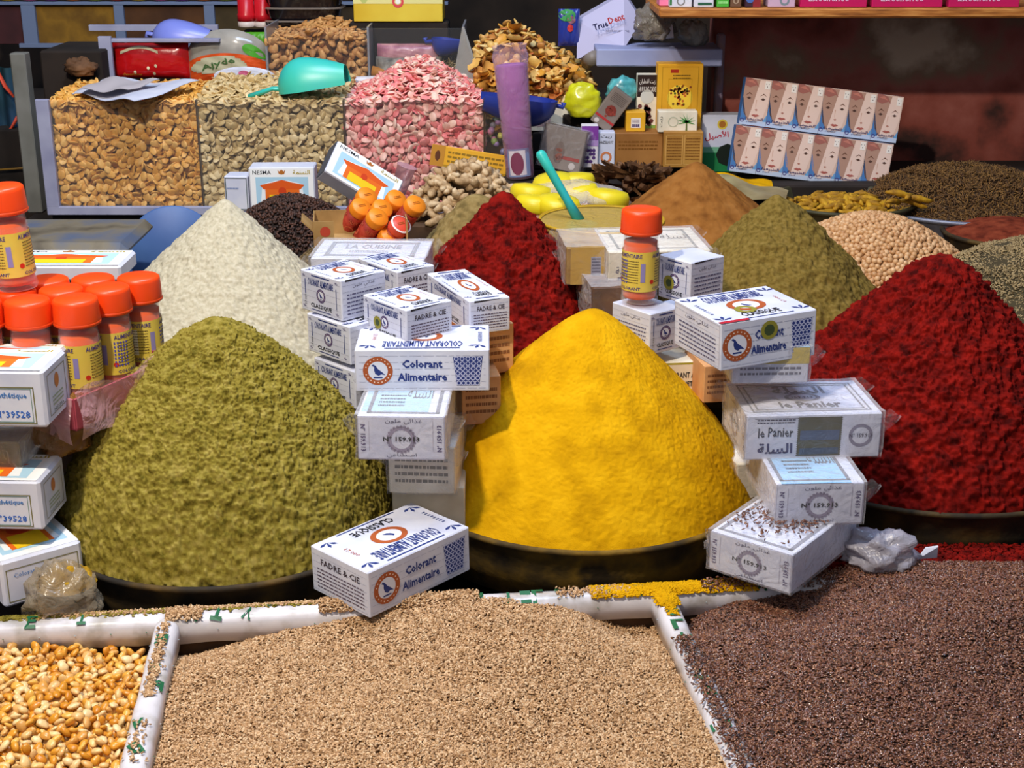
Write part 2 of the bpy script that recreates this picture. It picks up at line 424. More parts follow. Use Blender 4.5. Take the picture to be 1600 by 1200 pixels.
mound('red_spice_cone', 'deep red powder cone at the right behind the stacked wrapped boxes', .528, 1.685, .068, .225, .246, P_red, .0062, 170, .10, 240, 800, 3, belly=.0, apex=(.003, 0), pw=1.10, edge=.12)
basin('red_powder_basin', 'dark basin in shade under the right deep red powder cone', .528, 1.685, .0, .225, .066, M_basin)
mound('cream_spice_cone', 'pale cream powder cone behind the olive green cone', -.400, 1.87, .118, .236, .228, P_cream, .0022, 170, .025, 170, 560, 4, apex=(.015, -.01), belly=.0, pw=1.0, edge=.06)
basin('cream_powder_basin', 'basin hidden under the pale cream powder cone', -.400, 1.87, .046, .236, .07, M_basin)
mound('red_spice_cone', 'deep red powder cone between the white dye box stacks behind the yellow cone', -.012, 1.91, .118, .205, .228, P_red, .0052, 180, .04, 190, 620, 5, belly=.0, pw=1.0, edge=.06)
basin('red_powder_basin', 'basin under the rear deep red powder cone', -.012, 1.91, .046, .205, .07, M_basin)
mound('khaki_spice_cone', 'khaki brown powder cone behind the right box stack, dented near the top', .376, 1.97, .118, .212, .212, P_khaki, .0038, 120, .05, 170, 520, 6, belly=.0, lump=.006, pw=1.0)
basin('khaki_powder_basin', 'basin under the khaki brown powder cone', .376, 1.97, .046, .212, .07, M_basin)
mound('brown_spice_cone', 'orange brown powder cone in front of the dried bark', .300, 2.28, .14, .20, .178, P_brown, .0016, 130, .04, 110, 360, 7, belly=.004, pw=1.02, edge=.12)
mound('beige_spice_cone', 'dull beige powder cone behind the rear red cone', -.055, 2.12, .10, .15, .198, P_beige, .0028, 110, .10, 100, 300, 8, belly=.01)
basin('brown_powder_basin', 'basin under the orange brown powder cone', .300, 2.28, .06, .20, .082, M_basin)
for x, y, z, R in ((-.055, 2.12, .046, .15),):
    basin('beige_powder_basin', 'basin under the dull beige powder cone', x, y, z, R, .056, M_basin)

# ---------------------------------------------------------------- front bins: rails
M_tape = mat('rail_tape', '#c8c4c8', .3, cols=['#a8a29c', '#cfccd2', '#d8d6dc'], scale=30, coat=.3)
M_tapegreen = mat('tape_letter_green', '#17603c', .5)
def rail(parent, a, b2, r, words, seed=0, side=.6):
    """square-ish batten wrapped in printed tape, green letters wound round it"""
    mb = MB(); a = Vector(a); c = Vector(b2); d = c - a; Ln = d.length; d.normalize(); s = d.cross(Vector((0, 0, 1))).normalized(); u = s.cross(d)
    prof = [(-1, -1), (1, -1), (1.02, .1), (.96, .5), (.78, .82), (.45, 1.0), (0, 1.06), (-.45, 1.0), (-.78, .82), (-.96, .5), (-1.02, .1)]; PA = np.array(prof[2:][::-1]); CL = np.concatenate([[0], np.cumsum(np.linalg.norm(np.diff(PA, axis=0), axis=1))]); CL -= CL[-1] / 2
    n = 26; rr = random.Random(seed); vs = []
    for i in range(n + 1):
        p = a + d * Ln * i / n; k = 1 + rr.uniform(-.03, .03)
        for x, y in prof: vs.append(tuple(p + s * x * r * k + u * y * r * k))
    m = len(prof); fs = [(i * m + k, i * m + (k + 1) % m, (i + 1) * m + (k + 1) % m, (i + 1) * m + k) for i in range(n) for k in range(m)]
    fs += [tuple(range(m)), tuple(n * m + k for k in range(m))[::-1]]
    mb.add(vs, fs, M_tape, True)
    def onrail(t, w, k):      # t metres along, w metres across (rolls over the top)
        q = float(np.clip(w / r, CL[0], CL[-1])); x = float(np.interp(q, CL, PA[:, 0])); y = float(np.interp(q, CL, PA[:, 1])); n_ = math.hypot(x * .8, y) or 1
        return tuple(a + d * t + s * (x * r + k * 2 * x * .8 / n_) + u * (y * r + k * 2 * max(y, 0) / n_))
    f = Face(mb, lambda p, q, k: onrail(p, q - .02, k + .0004), Ln, .04)
    for (t, w, word, rot, sz) in words:
        V, F = glyphs(word, .04); an = math.radians(rot)
        sz *= .8; W = sz * len(word) * .62; w = w + (.004 if rot < 40 and rot > -40 else 0); X, Y = V[:, 0] * W, V[:, 1] * sz
        pts = [(t * Ln + x * math.cos(an) - y * math.sin(an), .02 + w + x * math.sin(an) + y * math.cos(an)) for x, y in zip(X, Y)]
        mb.add([f.fn(p, q, .0006) for p, q in pts], F, M_tapegreen)
    for t in np.arange(.08, 1, .19):   # tape seams
        mb.add([f.fn(t * Ln, -.004, .0003), f.fn(t * Ln + .0012, -.004, .0003), f.fn(t * Ln + .0112, .044, .0003), f.fn(t * Ln + .01, .044, .0003)], [(0, 1, 2, 3)], M_tapegreen if rr.random() < .4 else mat('tape_seam', '#8f9a9c', .5))
    return mb.build('rail', parent)
fr = empty('seed_bin_frame', (0, 1.29, 0))
tag(fr, 'white taped frame with green print dividing the front seed bins', 'bin frame')
fr_loc = Vector((0, 1.29, 0))
def lr(p): return tuple(Vector(p) - fr_loc)
RZ = .038
pa, pb, pc, pe = PZ(-30, 992, RZ), PZ(262, 978, RZ), PZ(1035, 936, RZ), PZ(1620, 905, RZ)
rail(fr, lr(pa), lr(pb), .0135, [(.28, 0, 'E', 0, .022), (.55, 0, 'T', 0, .018)], 1)
rail(fr, lr(pb), lr(pc), .0135, [(.05, 0, 'N', 0, .024), (.10, 0, 'T', 10, .024), (.16, .002, 'V', 20, .02), (.20, -.008, '®', 0, .010), (.62, .0, 'N', -8, .026), (.68, .002, 'T', 0, .022), (.715, 0, 'I', 0, .022), (.74, 0, 'L', 0, .024), (.78, -.006, '®', 0, .011), (.88, -.006, 'C', 10, .022), (.95, 0, 'I', 0, .02)], 2)
rail(fr, lr(pc), lr(pe), .0135, [(.12, .0, 'J', 0, .024), (.25, .0, 'N', 0, .024)], 3)
qa, qb = PZ(262, 985, RZ), PZ(205, 1230, RZ - .004)
rail(fr, lr(qa), lr(qb), .0125, [(.16, 0, 'E', 90, .022), (.36, 0, 'S', 90, .02), (.48, -.006, 'P', 90, .02), (.72, .004, 'V', 90, .02), (.86, .0, 'I', 60, .02)], 4)
qa2, qb2 = PZ(1035, 942, RZ), PZ(1165, 1225, RZ - .004)
rail(fr, lr(qa2), lr(qb2), .0125, [(.14, 0, 'C', -60, .022), (.22, 0, 'L', -90, .024), (.31, 0, 'A', -70, .024), (.52, .002, 'C', -90, .024), (.60, 0, '7', -90, .024), (.78, .0, 'I', 0, .022)], 5)
# wooden boards the rails sit on
Mb = mat('bin_board', '#4b3523', .85, cols=['#2f2016', '#5a4029'], scale=20)
def plank(name, a, b2, w, z0, z1):
    a, c = Vector(a), Vector(b2); d = (c - a); L = Vector((d.x, d.y, 0)).length; ang = math.atan2(d.y, d.x); mb = MB()
    mb.box(((a.x + c.x) / 2, (a.y + c.y) / 2, (z0 + z1) / 2), (L, w, z1 - z0), Mb, rz=ang); return mb.build(name, fr)
for a, c in ((pa, pb), (pb, pc), (pc, pe), (qa, qb), (qa2, qb2)): plank('board', lr(a), lr(c), .014, -.044, .026)

# ---------------------------------------------------------------- loose seed in the front bins
def xi_(y, a, b2):  # x on line a-b at depth y
    t = (y - a[1]) / (b2[1] - a[1]); return a[0] + (b2[0] - a[0]) * t
def railback(x):
    for a, c in ((pa, pb), (pb, pc), (pc, pe)):
        if x <= c[0]: return a[1] + (c[1] - a[1]) * (x - a[0]) / (c[0] - a[0])
    return pe[1]
def z_sesame(x, y):
    back = np.clip((y - 1.02) / .28, 0, 1)
    z = .018 + .036 * np.exp(-((x + .05) / .20) ** 2) * (.35 + .65 * back) + .006 * np.sin(x * 17 + 1) * np.cos(y * 21) + .014 * (1 - back)
    z = z - .022 * np.exp(-((x + .34) / .07) ** 2 - ((y - 1.27) / .06) ** 2) - .026 * np.exp(-((x - .125) / .045) ** 2 - ((y - 1.29) / .05) ** 2)
    return z
def z_flax(x, y):
    return .028 + .032 * np.clip((x - .13) / .25, 0, 1) * np.clip((y - 1.0) / .22, 0, 1) + .011 * np.sin(x * 15) * np.cos(y * 19 + 1) + .016 * np.exp(-((x - .34) / .1) ** 2 - ((y - 1.2) / .08) ** 2) - .03 * np.exp(-((x - .165) / .04) ** 2 - ((y - 1.29) / .045) ** 2)
def z_corn(x, y):
    return .024 + .006 * np.clip((1.3 - y) / .2, 0, 1) + .008 * np.cos((x + .48) * 20) + .004 * np.sin(y * 30)
def fill(name, label, cat, zf, inside, box, n, base, m, mg, size, tilt, cover=1, layers=2):
    x0, x1, y0, y1 = box
    X = RNG.uniform(x0, x1, n); Y = RNG.uniform(y0, y1, n); k = inside(X, Y); X, Y = X[k], Y[k]
    Z = zf(X, Y) + RNG.uniform(-size * .8, size * .35, len(X)) + .0015 * vnoise(np.stack([X, Y, X * 0], 1) * 70, 3)
    V, F = grains(np.stack([X, Y, Z], 1), base, tilt)
    o = link(name, npmesh(name, V, F, m)); tag(o, label, cat, kind='stuff')
    # bed below the top layer, child of the same seed
    nx, ny = 120, 70; gx, gy = np.meshgrid(np.linspace(x0, x1, nx), np.linspace(y0, y1, ny), indexing='ij')
    GX, GY = gx.ravel(), gy.ravel(); G = np.stack([GX, GY, zf(GX, GY) - size * .9], 1)
    i, j = np.meshgrid(np.arange(nx - 1), np.arange(ny - 1), indexing='ij'); q = (i * ny + j).ravel()
    Fg = np.stack([q, q + ny, q + ny + 1, q + 1], 1); keep = inside(GX, GY)
    Fg = Fg[keep[Fg].all(1)]
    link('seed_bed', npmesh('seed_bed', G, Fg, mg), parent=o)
    return o
M_ses = mat('seed_sesame', '#b98f5f', .5, cols=['#866240', '#b48c60', '#caa47c', '#dcbe98', '#9a7450', '#c09a70'], rnd='island', scale=300, spec=.3)
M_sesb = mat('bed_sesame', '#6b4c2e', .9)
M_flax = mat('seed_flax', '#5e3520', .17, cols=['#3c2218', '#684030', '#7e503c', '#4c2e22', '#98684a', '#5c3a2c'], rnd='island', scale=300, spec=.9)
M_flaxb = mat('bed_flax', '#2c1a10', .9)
M_corn = mat('corn', '#d99a2a', .33, cols=['#c87f1c', '#d9962a', '#e6b050', '#ecd09a', '#cf8a20', '#e4c284'], rnd='island', scale=140, spec=.5, sss=.15)
M_corni = mat('corn_one', '#d99a2a', .33, cols=['#c87f1c', '#d9962a', '#e6b050', '#ecd09a', '#cf8a20', '#e4c284'], rnd='object', scale=140, spec=.5, sss=.15)
in_ses = lambda X, Y: (Y < np.interp(X, [pb[0], pc[0]], [pb[1], pc[1]]) - .012 + .01 * (np.abs(X + .06) < .2)) & (X > qa[0] + (qb[0] - qa[0]) * (Y - qa[1]) / (qb[1] - qa[1]) + .010 - .012 * (Y < 1.2)) & (X < qa2[0] + (qb2[0] - qa2[0]) * (Y - qa2[1]) / (qb2[1] - qa2[1]) - .008)
in_flx = lambda X, Y: (Y < np.interp(X, [pc[0], pe[0]], [pc[1], pe[1]]) - .012 + .03 * np.clip((X - .26) / .05, 0, 1)) & (X > qa2[0] + (qb2[0] - qa2[0]) * (Y - qa2[1]) / (qb2[1] - qa2[1]) + .010 - .02 * ((Y < 1.22) & (Y > 1.17)))
in_crn = lambda X, Y: (Y < np.interp(X, [pa[0], pb[0]], [pa[1], pb[1]]) - .016) & (X < qa[0] + (qb[0] - qa[0]) * (Y - qa[1]) / (qb[1] - qa[1]) - .016)
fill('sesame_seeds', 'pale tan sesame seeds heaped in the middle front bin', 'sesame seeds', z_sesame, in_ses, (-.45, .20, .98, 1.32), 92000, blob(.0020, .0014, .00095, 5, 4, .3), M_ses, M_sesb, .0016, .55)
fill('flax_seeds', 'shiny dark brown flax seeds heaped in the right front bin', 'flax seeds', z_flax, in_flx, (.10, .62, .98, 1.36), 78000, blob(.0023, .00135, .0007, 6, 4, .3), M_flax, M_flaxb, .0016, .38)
def kernel():
    V, F = blob(.0062, .0048, .0030, 8, 6, .0, .10, 2); x = V[:, 0] / .0062; V[:, 1] *= 1 - .32 * x; V[:, 2] *= 1 - .15 * x; return V, F
KB = kernel()
# corn: the topmost 300 kernels one by one, the rest of the bin as one mass
def packed(zf, inside, box, step, jit=.3):
    x0, x1, y0, y1 = box; P = []
    for j, y in enumerate(np.arange(y0, y1, step * .87)):
        for x in np.arange(x0 + (j % 2) * step / 2, x1, step): P.append((x + RNG.uniform(-jit, jit) * step, y + RNG.uniform(-jit, jit) * step))
    P = np.array(P); P = P[inside(P[:, 0], P[:, 1])]; return np.column_stack([P, zf(P[:, 0], P[:, 1])])
cbox = (-.62, -.22, .97, 1.32)
CP = packed(z_corn, in_crn, cbox, .0098); CP[:, 2] += RNG.uniform(.0, .0025, len(CP))
vis = np.array([abs(p[0]) / (p[1] * _ct - (p[2] - CH) * _st) * FPX < 812 and p[1] > 1.035 for p in CP]); order = np.argsort(np.where(vis, CP[:, 1], 9))
ind = CP[order[:300]]; rest = CP[order[300:]]
individuals('corn_kernel', 'yellow corn kernel with a pale tip in the front left bin', 'corn kernel', 'corn kernels in the front left bin', ind, [KB, blob(.0055, .0045, .0034, 8, 6, .25, .12, 5), blob(.0058, .0046, .0026, 8, 6, .1, .15, 8)], M_corni, .6, .8, 1.1)
low = packed(z_corn, in_crn, cbox, .0085); low[:, 2] -= .0055; low2 = packed(z_corn, in_crn, cbox, .009); low2[:, 2] -= .010
Vc, Fc = grains(np.concatenate([rest, low, low2]), KB, .6)
o = link('corn_kernels', npmesh('corn_kernels', Vc, Fc, M_corn)); tag(o, 'yellow corn kernels filling the front left bin under the topmost ones', 'corn kernels', kind='stuff')
# seed spilled on the rails
def spill(name, label, cat, pts, base, m, tilt=.5):
    V, F = grains(np.array(pts), base, tilt); o = link(name, npmesh(name, V, F, m)); tag(o, label, cat, kind='stuff'); return o
def on_rail(a, c, t0, t1, n, w=.008, z=.0143, lay=1, off=0):
    t = RNG.uniform(t0, t1, n); q = (RNG.normal(0, w, n) + off).clip(-.0125, .0125); d = np.array(c) - np.array(a); u = d / np.linalg.norm(d); s = np.array([u[1], -u[0], 0])
    P = np.array(a)[None] + d[None] * t[:, None] + s[None] * q[:, None]; P[:, 2] += z - 14 * q ** 2 + RNG.uniform(0, .0015 * lay, n); return P
SB = blob(.0020, .0014, .00095, 5, 4, .3); FB = blob(.0023, .00135, .0007, 6, 4, .3)
spill('spilled_sesame', 'sesame seeds spilled along the white taped rails of the middle bin', 'spilled seeds', np.concatenate([on_rail(pb, pc, 0, .07, 700, .006, lay=2), on_rail(pb, pc, .07, .34, 800, .0022, off=-.008), on_rail(pb, pc, .30, .62, 2600, .008, lay=3), on_rail(pb, pc, .78, .93, 260, .006), on_rail(qa, qb, .02, .3, 110, .0025), on_rail(qa, qb, .25, .55, 260, .003), on_rail(qa, qb, .7, .95, 60, .004), on_rail(pa, pb, .3, 1, 400, .003, off=-.007)]), SB, M_ses)
spill('spilled_flax', 'brown flax seeds spilled on the right taped divider rail', 'spilled seeds', np.concatenate([on_rail(qa2, qb2, .3, .60, 420, .006, lay=2), on_rail(qa2, qb2, .6, 1.0, 420, .006, lay=2), on_rail(pc, pe, .1, .6, 900, .008, lay=3)]), FB, M_flax)
# yellow powder dusted on the rail junction
YB = blob(.0022, .0018, .0007, 5, 4)
spill('spilled_yellow_powder', 'yellow powder spilled over the rail junction below the yellow cone', 'spilled powder', np.concatenate([on_rail(pb, pc, .85, 1.0, 2600, .006, z=.0138), on_rail(pc, pe, 0, .24, 2600, .006, z=.0138), on_rail(qa2, qb2, .0, .09, 700, .005, z=.0136), on_rail(qa2, qb2, .08, .16, 120, .003, z=.0136)]), YB, P_yellow, .2)
spill('spilled_green_powder', 'olive powder crumbs spilled on the rail below the green cone', 'spilled powder', np.concatenate([on_rail(pa, pb, .1, 1, 900, .003, z=.0138, off=-.007), on_rail(pb, pc, 0, .3, 600, .003, z=.0138, off=-.008)]), YB, P_green, .2)
Xr = RNG.uniform(.34, .72, 5200); Yr = RNG.uniform(1.34, 1.46, 5200)
spill('spilled_red_powder', 'red powder and crumbs spilled in front of the right red basin', 'spilled powder', np.stack([Xr, Yr, .027 + .012 * np.clip((1.42 - Yr) / .08, 0, 1) + RNG.uniform(0, .004, 5200)], 1), blob(.004, .003, .0016, 5, 4, 0, .2), P_red, .4)
tag(slab('front_lining', .30, .75, 1.335, 1.455, -.03, .026, Mb), 'dark board between the flax bin and the right red basin', 'board')
# ---------------------------------------------------------------- cartons
def along(P, d, px):
    k = (px - 800) / FPX; dep = P[1] * _ct - (P[2] - CH) * _st; dd = d[1] * _ct
    return (k * dep - P[0]) / (d[0] - k * dd)
def solve(xc, yt, yb, Y, yaw, L=None, D=None, H=None, xl=None, xr=None, side='L', z=None):
    """carton from the pixel of its near vertical edge (side L: left end of the front face, R: right end)"""
    if z is not None:
        r = ray(xc, yb); P = np.array([0, 0, CH]) + r * ((z - CH) / r[2]); Y = P[1]
    P = PY(xc, yb, Y); T = PY(xc, yt, Y); a = math.radians(yaw); u = np.array([math.cos(a), math.sin(a), 0]); v = np.array([-math.sin(a), math.cos(a), 0])
    H = H or (T[2] - P[2])
    if side == 'L':
        L = L or along(P, u, xr); D = D or along(P, v, xl); c = P + u * L / 2 + v * D / 2
    else:
        L = L or along(P, -u, xl); D = D or along(P, v, xr); c = P - u * L / 2 + v * D / 2
    return c, L, D, H, a
NAVY, ORG, BLK, VIO = '#2a3a7a', '#a8542a', '#1c1c22', '#4b3c6e'
def bird_logo(F, cx, cy, r, ring=ORG, bird=NAVY, lay=1):
    F.disc(cx, cy, r, ring, lay, ri=r * .66, n=28); F.disc(cx, cy, r * .66, '#d9dbe6', lay)
    for k in range(0, 20):    # lettering worn into the ring
        a = 2 * PI * k / 20
        if k not in (0, 10): F.disc(cx + r * .83 * math.cos(a) * F.h / F.w, cy + r * .83 * math.sin(a), r * .05, '#e8d5c4', lay + 1, n=5)
    B = [(-.42, .38), (-.30, .46), (-.14, .36), (.02, .12), (.28, -.08), (.50, -.30), (.22, -.24), (.05, -.34), (-.18, -.22), (-.26, .05), (-.24, .26)]
    F.poly([(cx + x * r * F.h / F.w, cy + y * r) for x, y in B], bird, lay + 1)
    F.rect(cx - .3 * r * F.h / F.w, cy - .52 * r, cx + .3 * r * F.h / F.w, cy - .42 * r, bird, lay + 1)
def lattice(F, x0, x1, y0, y1, col=NAVY, slant=.12):
    w = x1 - x0
    F.poly([(x0 + slant * w, y0), (x1 - slant * w, y0), (x1, y1), (x0, y1 - .02)], col)
    ny = 6
    for j in range(ny):
        y = y0 + (y1 - y0) * (j + .5) / ny; q = slant * w * (1 - (y - y0) / (y1 - y0)); a, b2 = x0 + q, x1 - q; n = 5
        for i in range(n):
            F.disc(a + (b2 - a) * (i + .5) / n, y, .5 * (y1 - y0) / ny, '#b9bede', 2, ri=.5 * (y1 - y0) / ny * .62, n=8)
def faint(F, seed):
    for j in range(6): F.lines(.03, .06 + j * .155, .97, .075 + j * .155 + .02, 1, '#b4b6c8', seed + j, 0, .35)
def d_colorant(F, seed=1, sticker=False):
    faint(F, seed); bird_logo(F, .17, .50, .34)
    F.text('Colorant', .50, .66, .30, .20, NAVY, bold=.032); F.text('Alimentaire', .50, .35, .37, .19, NAVY, bold=.032)
    lattice(F, .73, .95, .14, .84)
    if sticker: F.disc(.50, .72, .20, '#8a8430', 3, ri=.12); F.disc(.50, .72, .12, '#3d4a2a', 3)
def star(F, cx, cy, s, col):
    s *= min(1, .8 * F.w / F.h)
    for a in (20, 75, 130):
        a = math.radians(a); dx, dy = math.cos(a), math.sin(a); k = F.h / F.w
        F.poly([(cx, cy), (cx + (dx - .25 * dy) * s * k, cy + (dy + .25 * dx) * s), (cx + dx * 1.5 * s * k, cy + dy * 1.5 * s), (cx + (dx + .25 * dy) * s * k, cy + (dy - .25 * dx) * s)], col)
def d_classique_top(F, seed=2, red=False):
    F.text('COLORANT ALIMENTAIRE', .5, .78, .60, .22, NAVY, bold=.022)
    q = min(1.25, 1.0 * F.w / F.h); F.disc(.5, .47, .19, ORG, 1, ri=.13, n=24, sx=q); F.disc(.5, .47, .13, '#e2e2ea', 1, sx=q); F.poly([(.46, .50), (.48, .53), (.50, .48), (.54, .42), (.50, .42), (.475, .45)], NAVY, 2)
    F.text('CLASSIQUE', .5, .17, .40, .15, BLK, bold=.024)
    F.rect(.22, .93, .78, .955, NAVY, 1); F.rect(.22, .04, .78, .06, NAVY, 1)
    F.text('17.000', .87, .5, .24, .035, '#b0502a', 90); F.lines(.055, .3, .085, .7, 8, NAVY, 5)
    for x, y in ((.08, .82), (.90, .82), (.08, .10), (.90, .10)): star(F, x, y, .09, NAVY)
    if red: F.rect(.0, .0, .30, .06, '#b02030', 2); F.disc(.42, .33, .12, '#8a8430', 2, ri=.06)
def d_classique_sq(F, seed=3, sticker=False):
    faint(F, seed)
    F.rect(.28, .91, .72, .94, NAVY, 1); F.text('COLORANT ALIMENTAIRE', .5, .77, .62, .17, NAVY, bold=.022, arch=-.05)
    bird_logo(F, .5, .47, .17, VIO); F.text('CLASSIQUE', .5, .19, .52, .12, BLK, bold=.024); F.rect(.27, .08, .73, .10, NAVY, 1)
    F.text('17.000', .12, .3, .24, .05, BLK, 90); F.rect(.11, .44, .13, .80, NAVY, 1); F.rect(.87, .25, .885, .75, NAVY, 1)
    for x, y in ((.08, .86), (.88, .86), (.08, .10), (.88, .10)): star(F, x, y, .05, VIO)
    if sticker: F.disc(.34, .40, .17, '#8a8430', 4, ri=.09); F.disc(.34, .40, .09, '#3d4a2a', 4)
def d_fadre(F, seed=4, ink_='#5a4a5e'):
    faint(F, seed); F.text('FADRE & CIE', .52, .74, .68, .14, '#3c3038', bold=.015)
    F.lines(.1, .12, .92, .60, 6, ink_, seed, 1, .35)
def d_text(F, seed=5):
    faint(F, seed); F.text('ﻥﻮﻠﻣ ﻲﺋﺍﺬﻏ', .5, .80, .5, .12, '#4a4660'); F.lines(.12, .10, .9, .66, 6, '#5a5878', seed, 1, .35)
def d_159(F, seed=6, col=VIO):
    F.frame(.0, .0, 1, 1, .012, '#a7a2b4', 1)
    F.disc(.5, .47, .30, '#8f879e', 1, ri=.22, n=26); F.text('N° 159.913', .5, .48, .42, .12, BLK, bold=.03, lay=3)
    for k in range(24): a = 2 * PI * k / 24; F.disc(.5 + .30 * math.cos(a) * F.h / F.w, .47 + .30 * math.sin(a), .035, '#8f879e', 1, n=6)
    F.text('ﻥﻮﻠﻣ ﻲﺋﺍﺬﻏ', .53, .88, .42, .13, '#3c3458'); F.text('ﻲﻋﺎﻨﻄﺻﺍ', .5, .09, .34, .12, '#3c3458')
    F.text('N° 159.913', .065, .5, .62, .06, col, -90, bold=.022); F.text('N° 159.913', .935, .5, .62, .06, col, 90, bold=.022)
    F.rect(.13, .2, .135, .9, '#a7a2b4', 1); F.rect(.86, .2, .865, .9, '#a7a2b4', 1)
def d_panier_top(F, seed=7):
    for t, c in ((.06, '#6a6a70'), (.085, '#c9c9d0'), (.10, '#6a6a70')): F.frame(t, t * 1.4, 1 - t, 1 - t * 1.4, .02, c, 1)
    F.text('ﺔﻠﺴﻟﺍ', .5, .72, .40, .22, '#55565c', bold=.03); F.disc(.5, .50, .12, '#77777f', 1, ri=.09, sx=1.6); F.text('159.913', .5, .50, .16, .06, '#55565c', bold=.022)
    F.text('le Panier', .52, .28, .46, .19, '#4c4d54', bold=.03); F.lines(.16, .46, .30, .54, 2, '#8f8f98', 3)
def d_panier_front(F, seed=8):
    F.lines(.08, .80, .36, .92, 2, '#4a4658', 3); F.rect(.06, .92, .40, .93, '#77727f', 1)
    F.text('le Panier', .22, .60, .26, .22, '#3a3844', bold=.015, arch=.10); F.text('ﺔﻠﺴﻟﺍ', .22, .25, .26, .24, '#3a3a66', bold=.03)
    F.rect(.385, .06, .70, .94, '#55523f', 1); F.rect(.40, .42, .69, .64, '#4d5a76', 2); F.rect(.40, .10, .69, .24, '#3f4f66', 2)
    n = 18
    for i in range(n):
        y = .06 + .88 * (i + .5) / n
        for x, s in ((.385, -1), (.70, 1)): F.poly([(x, y - .024), (x + s * .009, y), (x, y + .024)] if s > 0 else [(x, y + .024), (x - .009, y), (x, y - .024)], '#55523f', 1)
    F.disc(.85, .50, .26, '#8a869a', 1, ri=.19, n=26); F.text('N° 159.913', .85, .50, .17, .10, '#4a4658', bold=.015)
def d_nesma(F, seed=9, house=True):
    F.rect(.02, .02, .98, .98, '#eef0f2', 0); F.rect(.10, .10, .90, .78, '#a9cfe6', 1)
    F.poly([(.16, .16), (.84, .16), (.80, .62), (.60, .70), (.40, .70), (.20, .62)], '#e8eef2', 2)
    F.poly([(.22, .50), (.16, .60), (.36, .66), (.50, .72), (.64, .66), (.84, .60), (.78, .50)], '#d8581c', 3); F.rect(.24, .14, .76, .50, '#e06a20', 3)
    F.rect(.30, .14, .70, .38, '#e8c21c', 4); F.disc(.5, .46, .09, '#c8401a', 5)
    F.text('NESMA', .20, .89, .28, .09, '#2a3038', bold=.006); F.text('ﺔﻤﺴﻨﻟﺍ', .80, .89, .26, .10, '#a8951a', bold=.022); F.disc(.5, .89, .05, '#b06a28', 2)
    F.poly([(.46, .85), (.54, .85), (.56, .95), (.53, .90), (.50, .96), (.47, .90), (.44, .95)], '#b06a28', 3)
def d_nesma_front(F, seed=10):
    F.frame(.03, .07, .93, .72, .02, '#7c7850', 1); F.frame(.05, .10, .91, .69, .012, '#7f9a90', 1)
    F.text('Colorant Alimentaire', .34, .56, .46, .11, '#4a7ab8', bold=.022); F.text('Synthétique', .76, .56, .24, .12, '#4a7ab8', bold=.024)
    F.text('N°39528', .77, .24, .24, .13, '#2f66c0', bold=.014); F.lines(.1, .2, .5, .4, 2, '#8aa0b8', seed)
def d_nesma_end(F, seed=11):
    F.frame(.14, .14, .86, .86, .015, '#8a8468', 1); F.disc(.5, .66, .13, '#c07a48', 1, sx=.8); F.lines(.28, .26, .72, .46, 3, '#98a888', seed); F.text('NESMA', .5, .2, .4, .06, '#5a6a5a')
def wrap_shell(L, D, H, parent, seed=0, ears=True, m=None):
    mb = MB(); g = .0022; hx, hy = L / 2 + g, D / 2 + g; z0, z1 = -.0002, H + g; n = 9
    def jig(p):
        q = np.array([p]); d = vnoise(q * 70, seed)[0] * .0012; e = vnoise(q * 70 + 9, seed)[0] * .0012; h = vnoise(q * 70 + 19, seed)[0] * .0010
        return (p[0] + d, p[1] + e, max(p[2] + h, 0 if p[2] <= 0 else p[2] + h))
    def quad(fn): mb.grid(lambda u, v: jig(fn(u, v)), n, n, m or WRAP)
    quad(lambda u, v: (-hx + 2 * hx * u, -hy, z0 + (z1 - z0) * v)); quad(lambda u, v: (-hx + 2 * hx * u, hy, z0 + (z1 - z0) * v))
    quad(lambda u, v: (-hx, -hy + 2 * hy * u, z0 + (z1 - z0) * v)); quad(lambda u, v: (hx, -hy + 2 * hy * u, z0 + (z1 - z0) * v))
    quad(lambda u, v: (-hx + 2 * hx * u, -hy + 2 * hy * v, z1))
    if ears:
        r = random.Random(seed)
        for sx in (-1, 1):
            for sy in (-1, 1):
                s = r.uniform(.012, .021)
                mb.grid(lambda u, v: (sx * (hx + s * u), sy * hy * (1 - .12 * u) + .0025 * math.sin(6 * u + 5 * v), H + g - .001 - (.006 + .018 * (1 - u)) * v + .003 * math.sin(5 * u + 2 * v) - .003 * u), 7, 7, m or WRAP)
    o = mb.build('plastic_wrap', parent); return o
BOXES = {}
def carton(name, label, cat, geo, designs, m=None, group=None, wrap=False, seed=0, lid=None, tilt=None, ears=True, bev=.0012, slit='x'):
    c, L, D, H, a = geo; mb = MB(); mb.box((0, 0, H / 2), (L, D, H), m or M_white, bev=bev)
    fc = faces_of(mb, L, D, H)
    for k, fn in designs.items(): fn(fc[k])
    if lid:    # shade of an open flap's slot, painted as one dark triangle
        mk = ink('#2a2422'); th = .0009
        if lid == 'right': s = [(L / 2 + .0003, -D / 2 + .006, H - .0045), (L / 2 + .0003, D / 2 - .006, H - .0005), (L / 2 + .0003, -D / 2 + .010, H - .0005)]
        if lid == 'front': s = [(-L / 2 + .006, -D / 2 - .0003, H - .0005), (-L / 2 + .006, -D / 2 - .0003, H - .003), (L / 2 - .006, -D / 2 - .0003, H - .0005)]
        mb.add(s, [(0, 1, 2)], mk)
    o = mb.build('carton' if wrap else name)
    if wrap:
        root = empty(name, c, (0, 0, a)); o.parent = root; wrap_shell(L, D, H, root, seed, ears)
        tag(root, label, cat, group); r = root
    else: tag(o, label, cat, group); r = o; o.location = c; o.rotation_euler = (0, 0, a)
    if tilt: r.rotation_euler = (tilt[0], tilt[1], a)
    BOXES[label] = (c, L, D, H); return r
A = dict
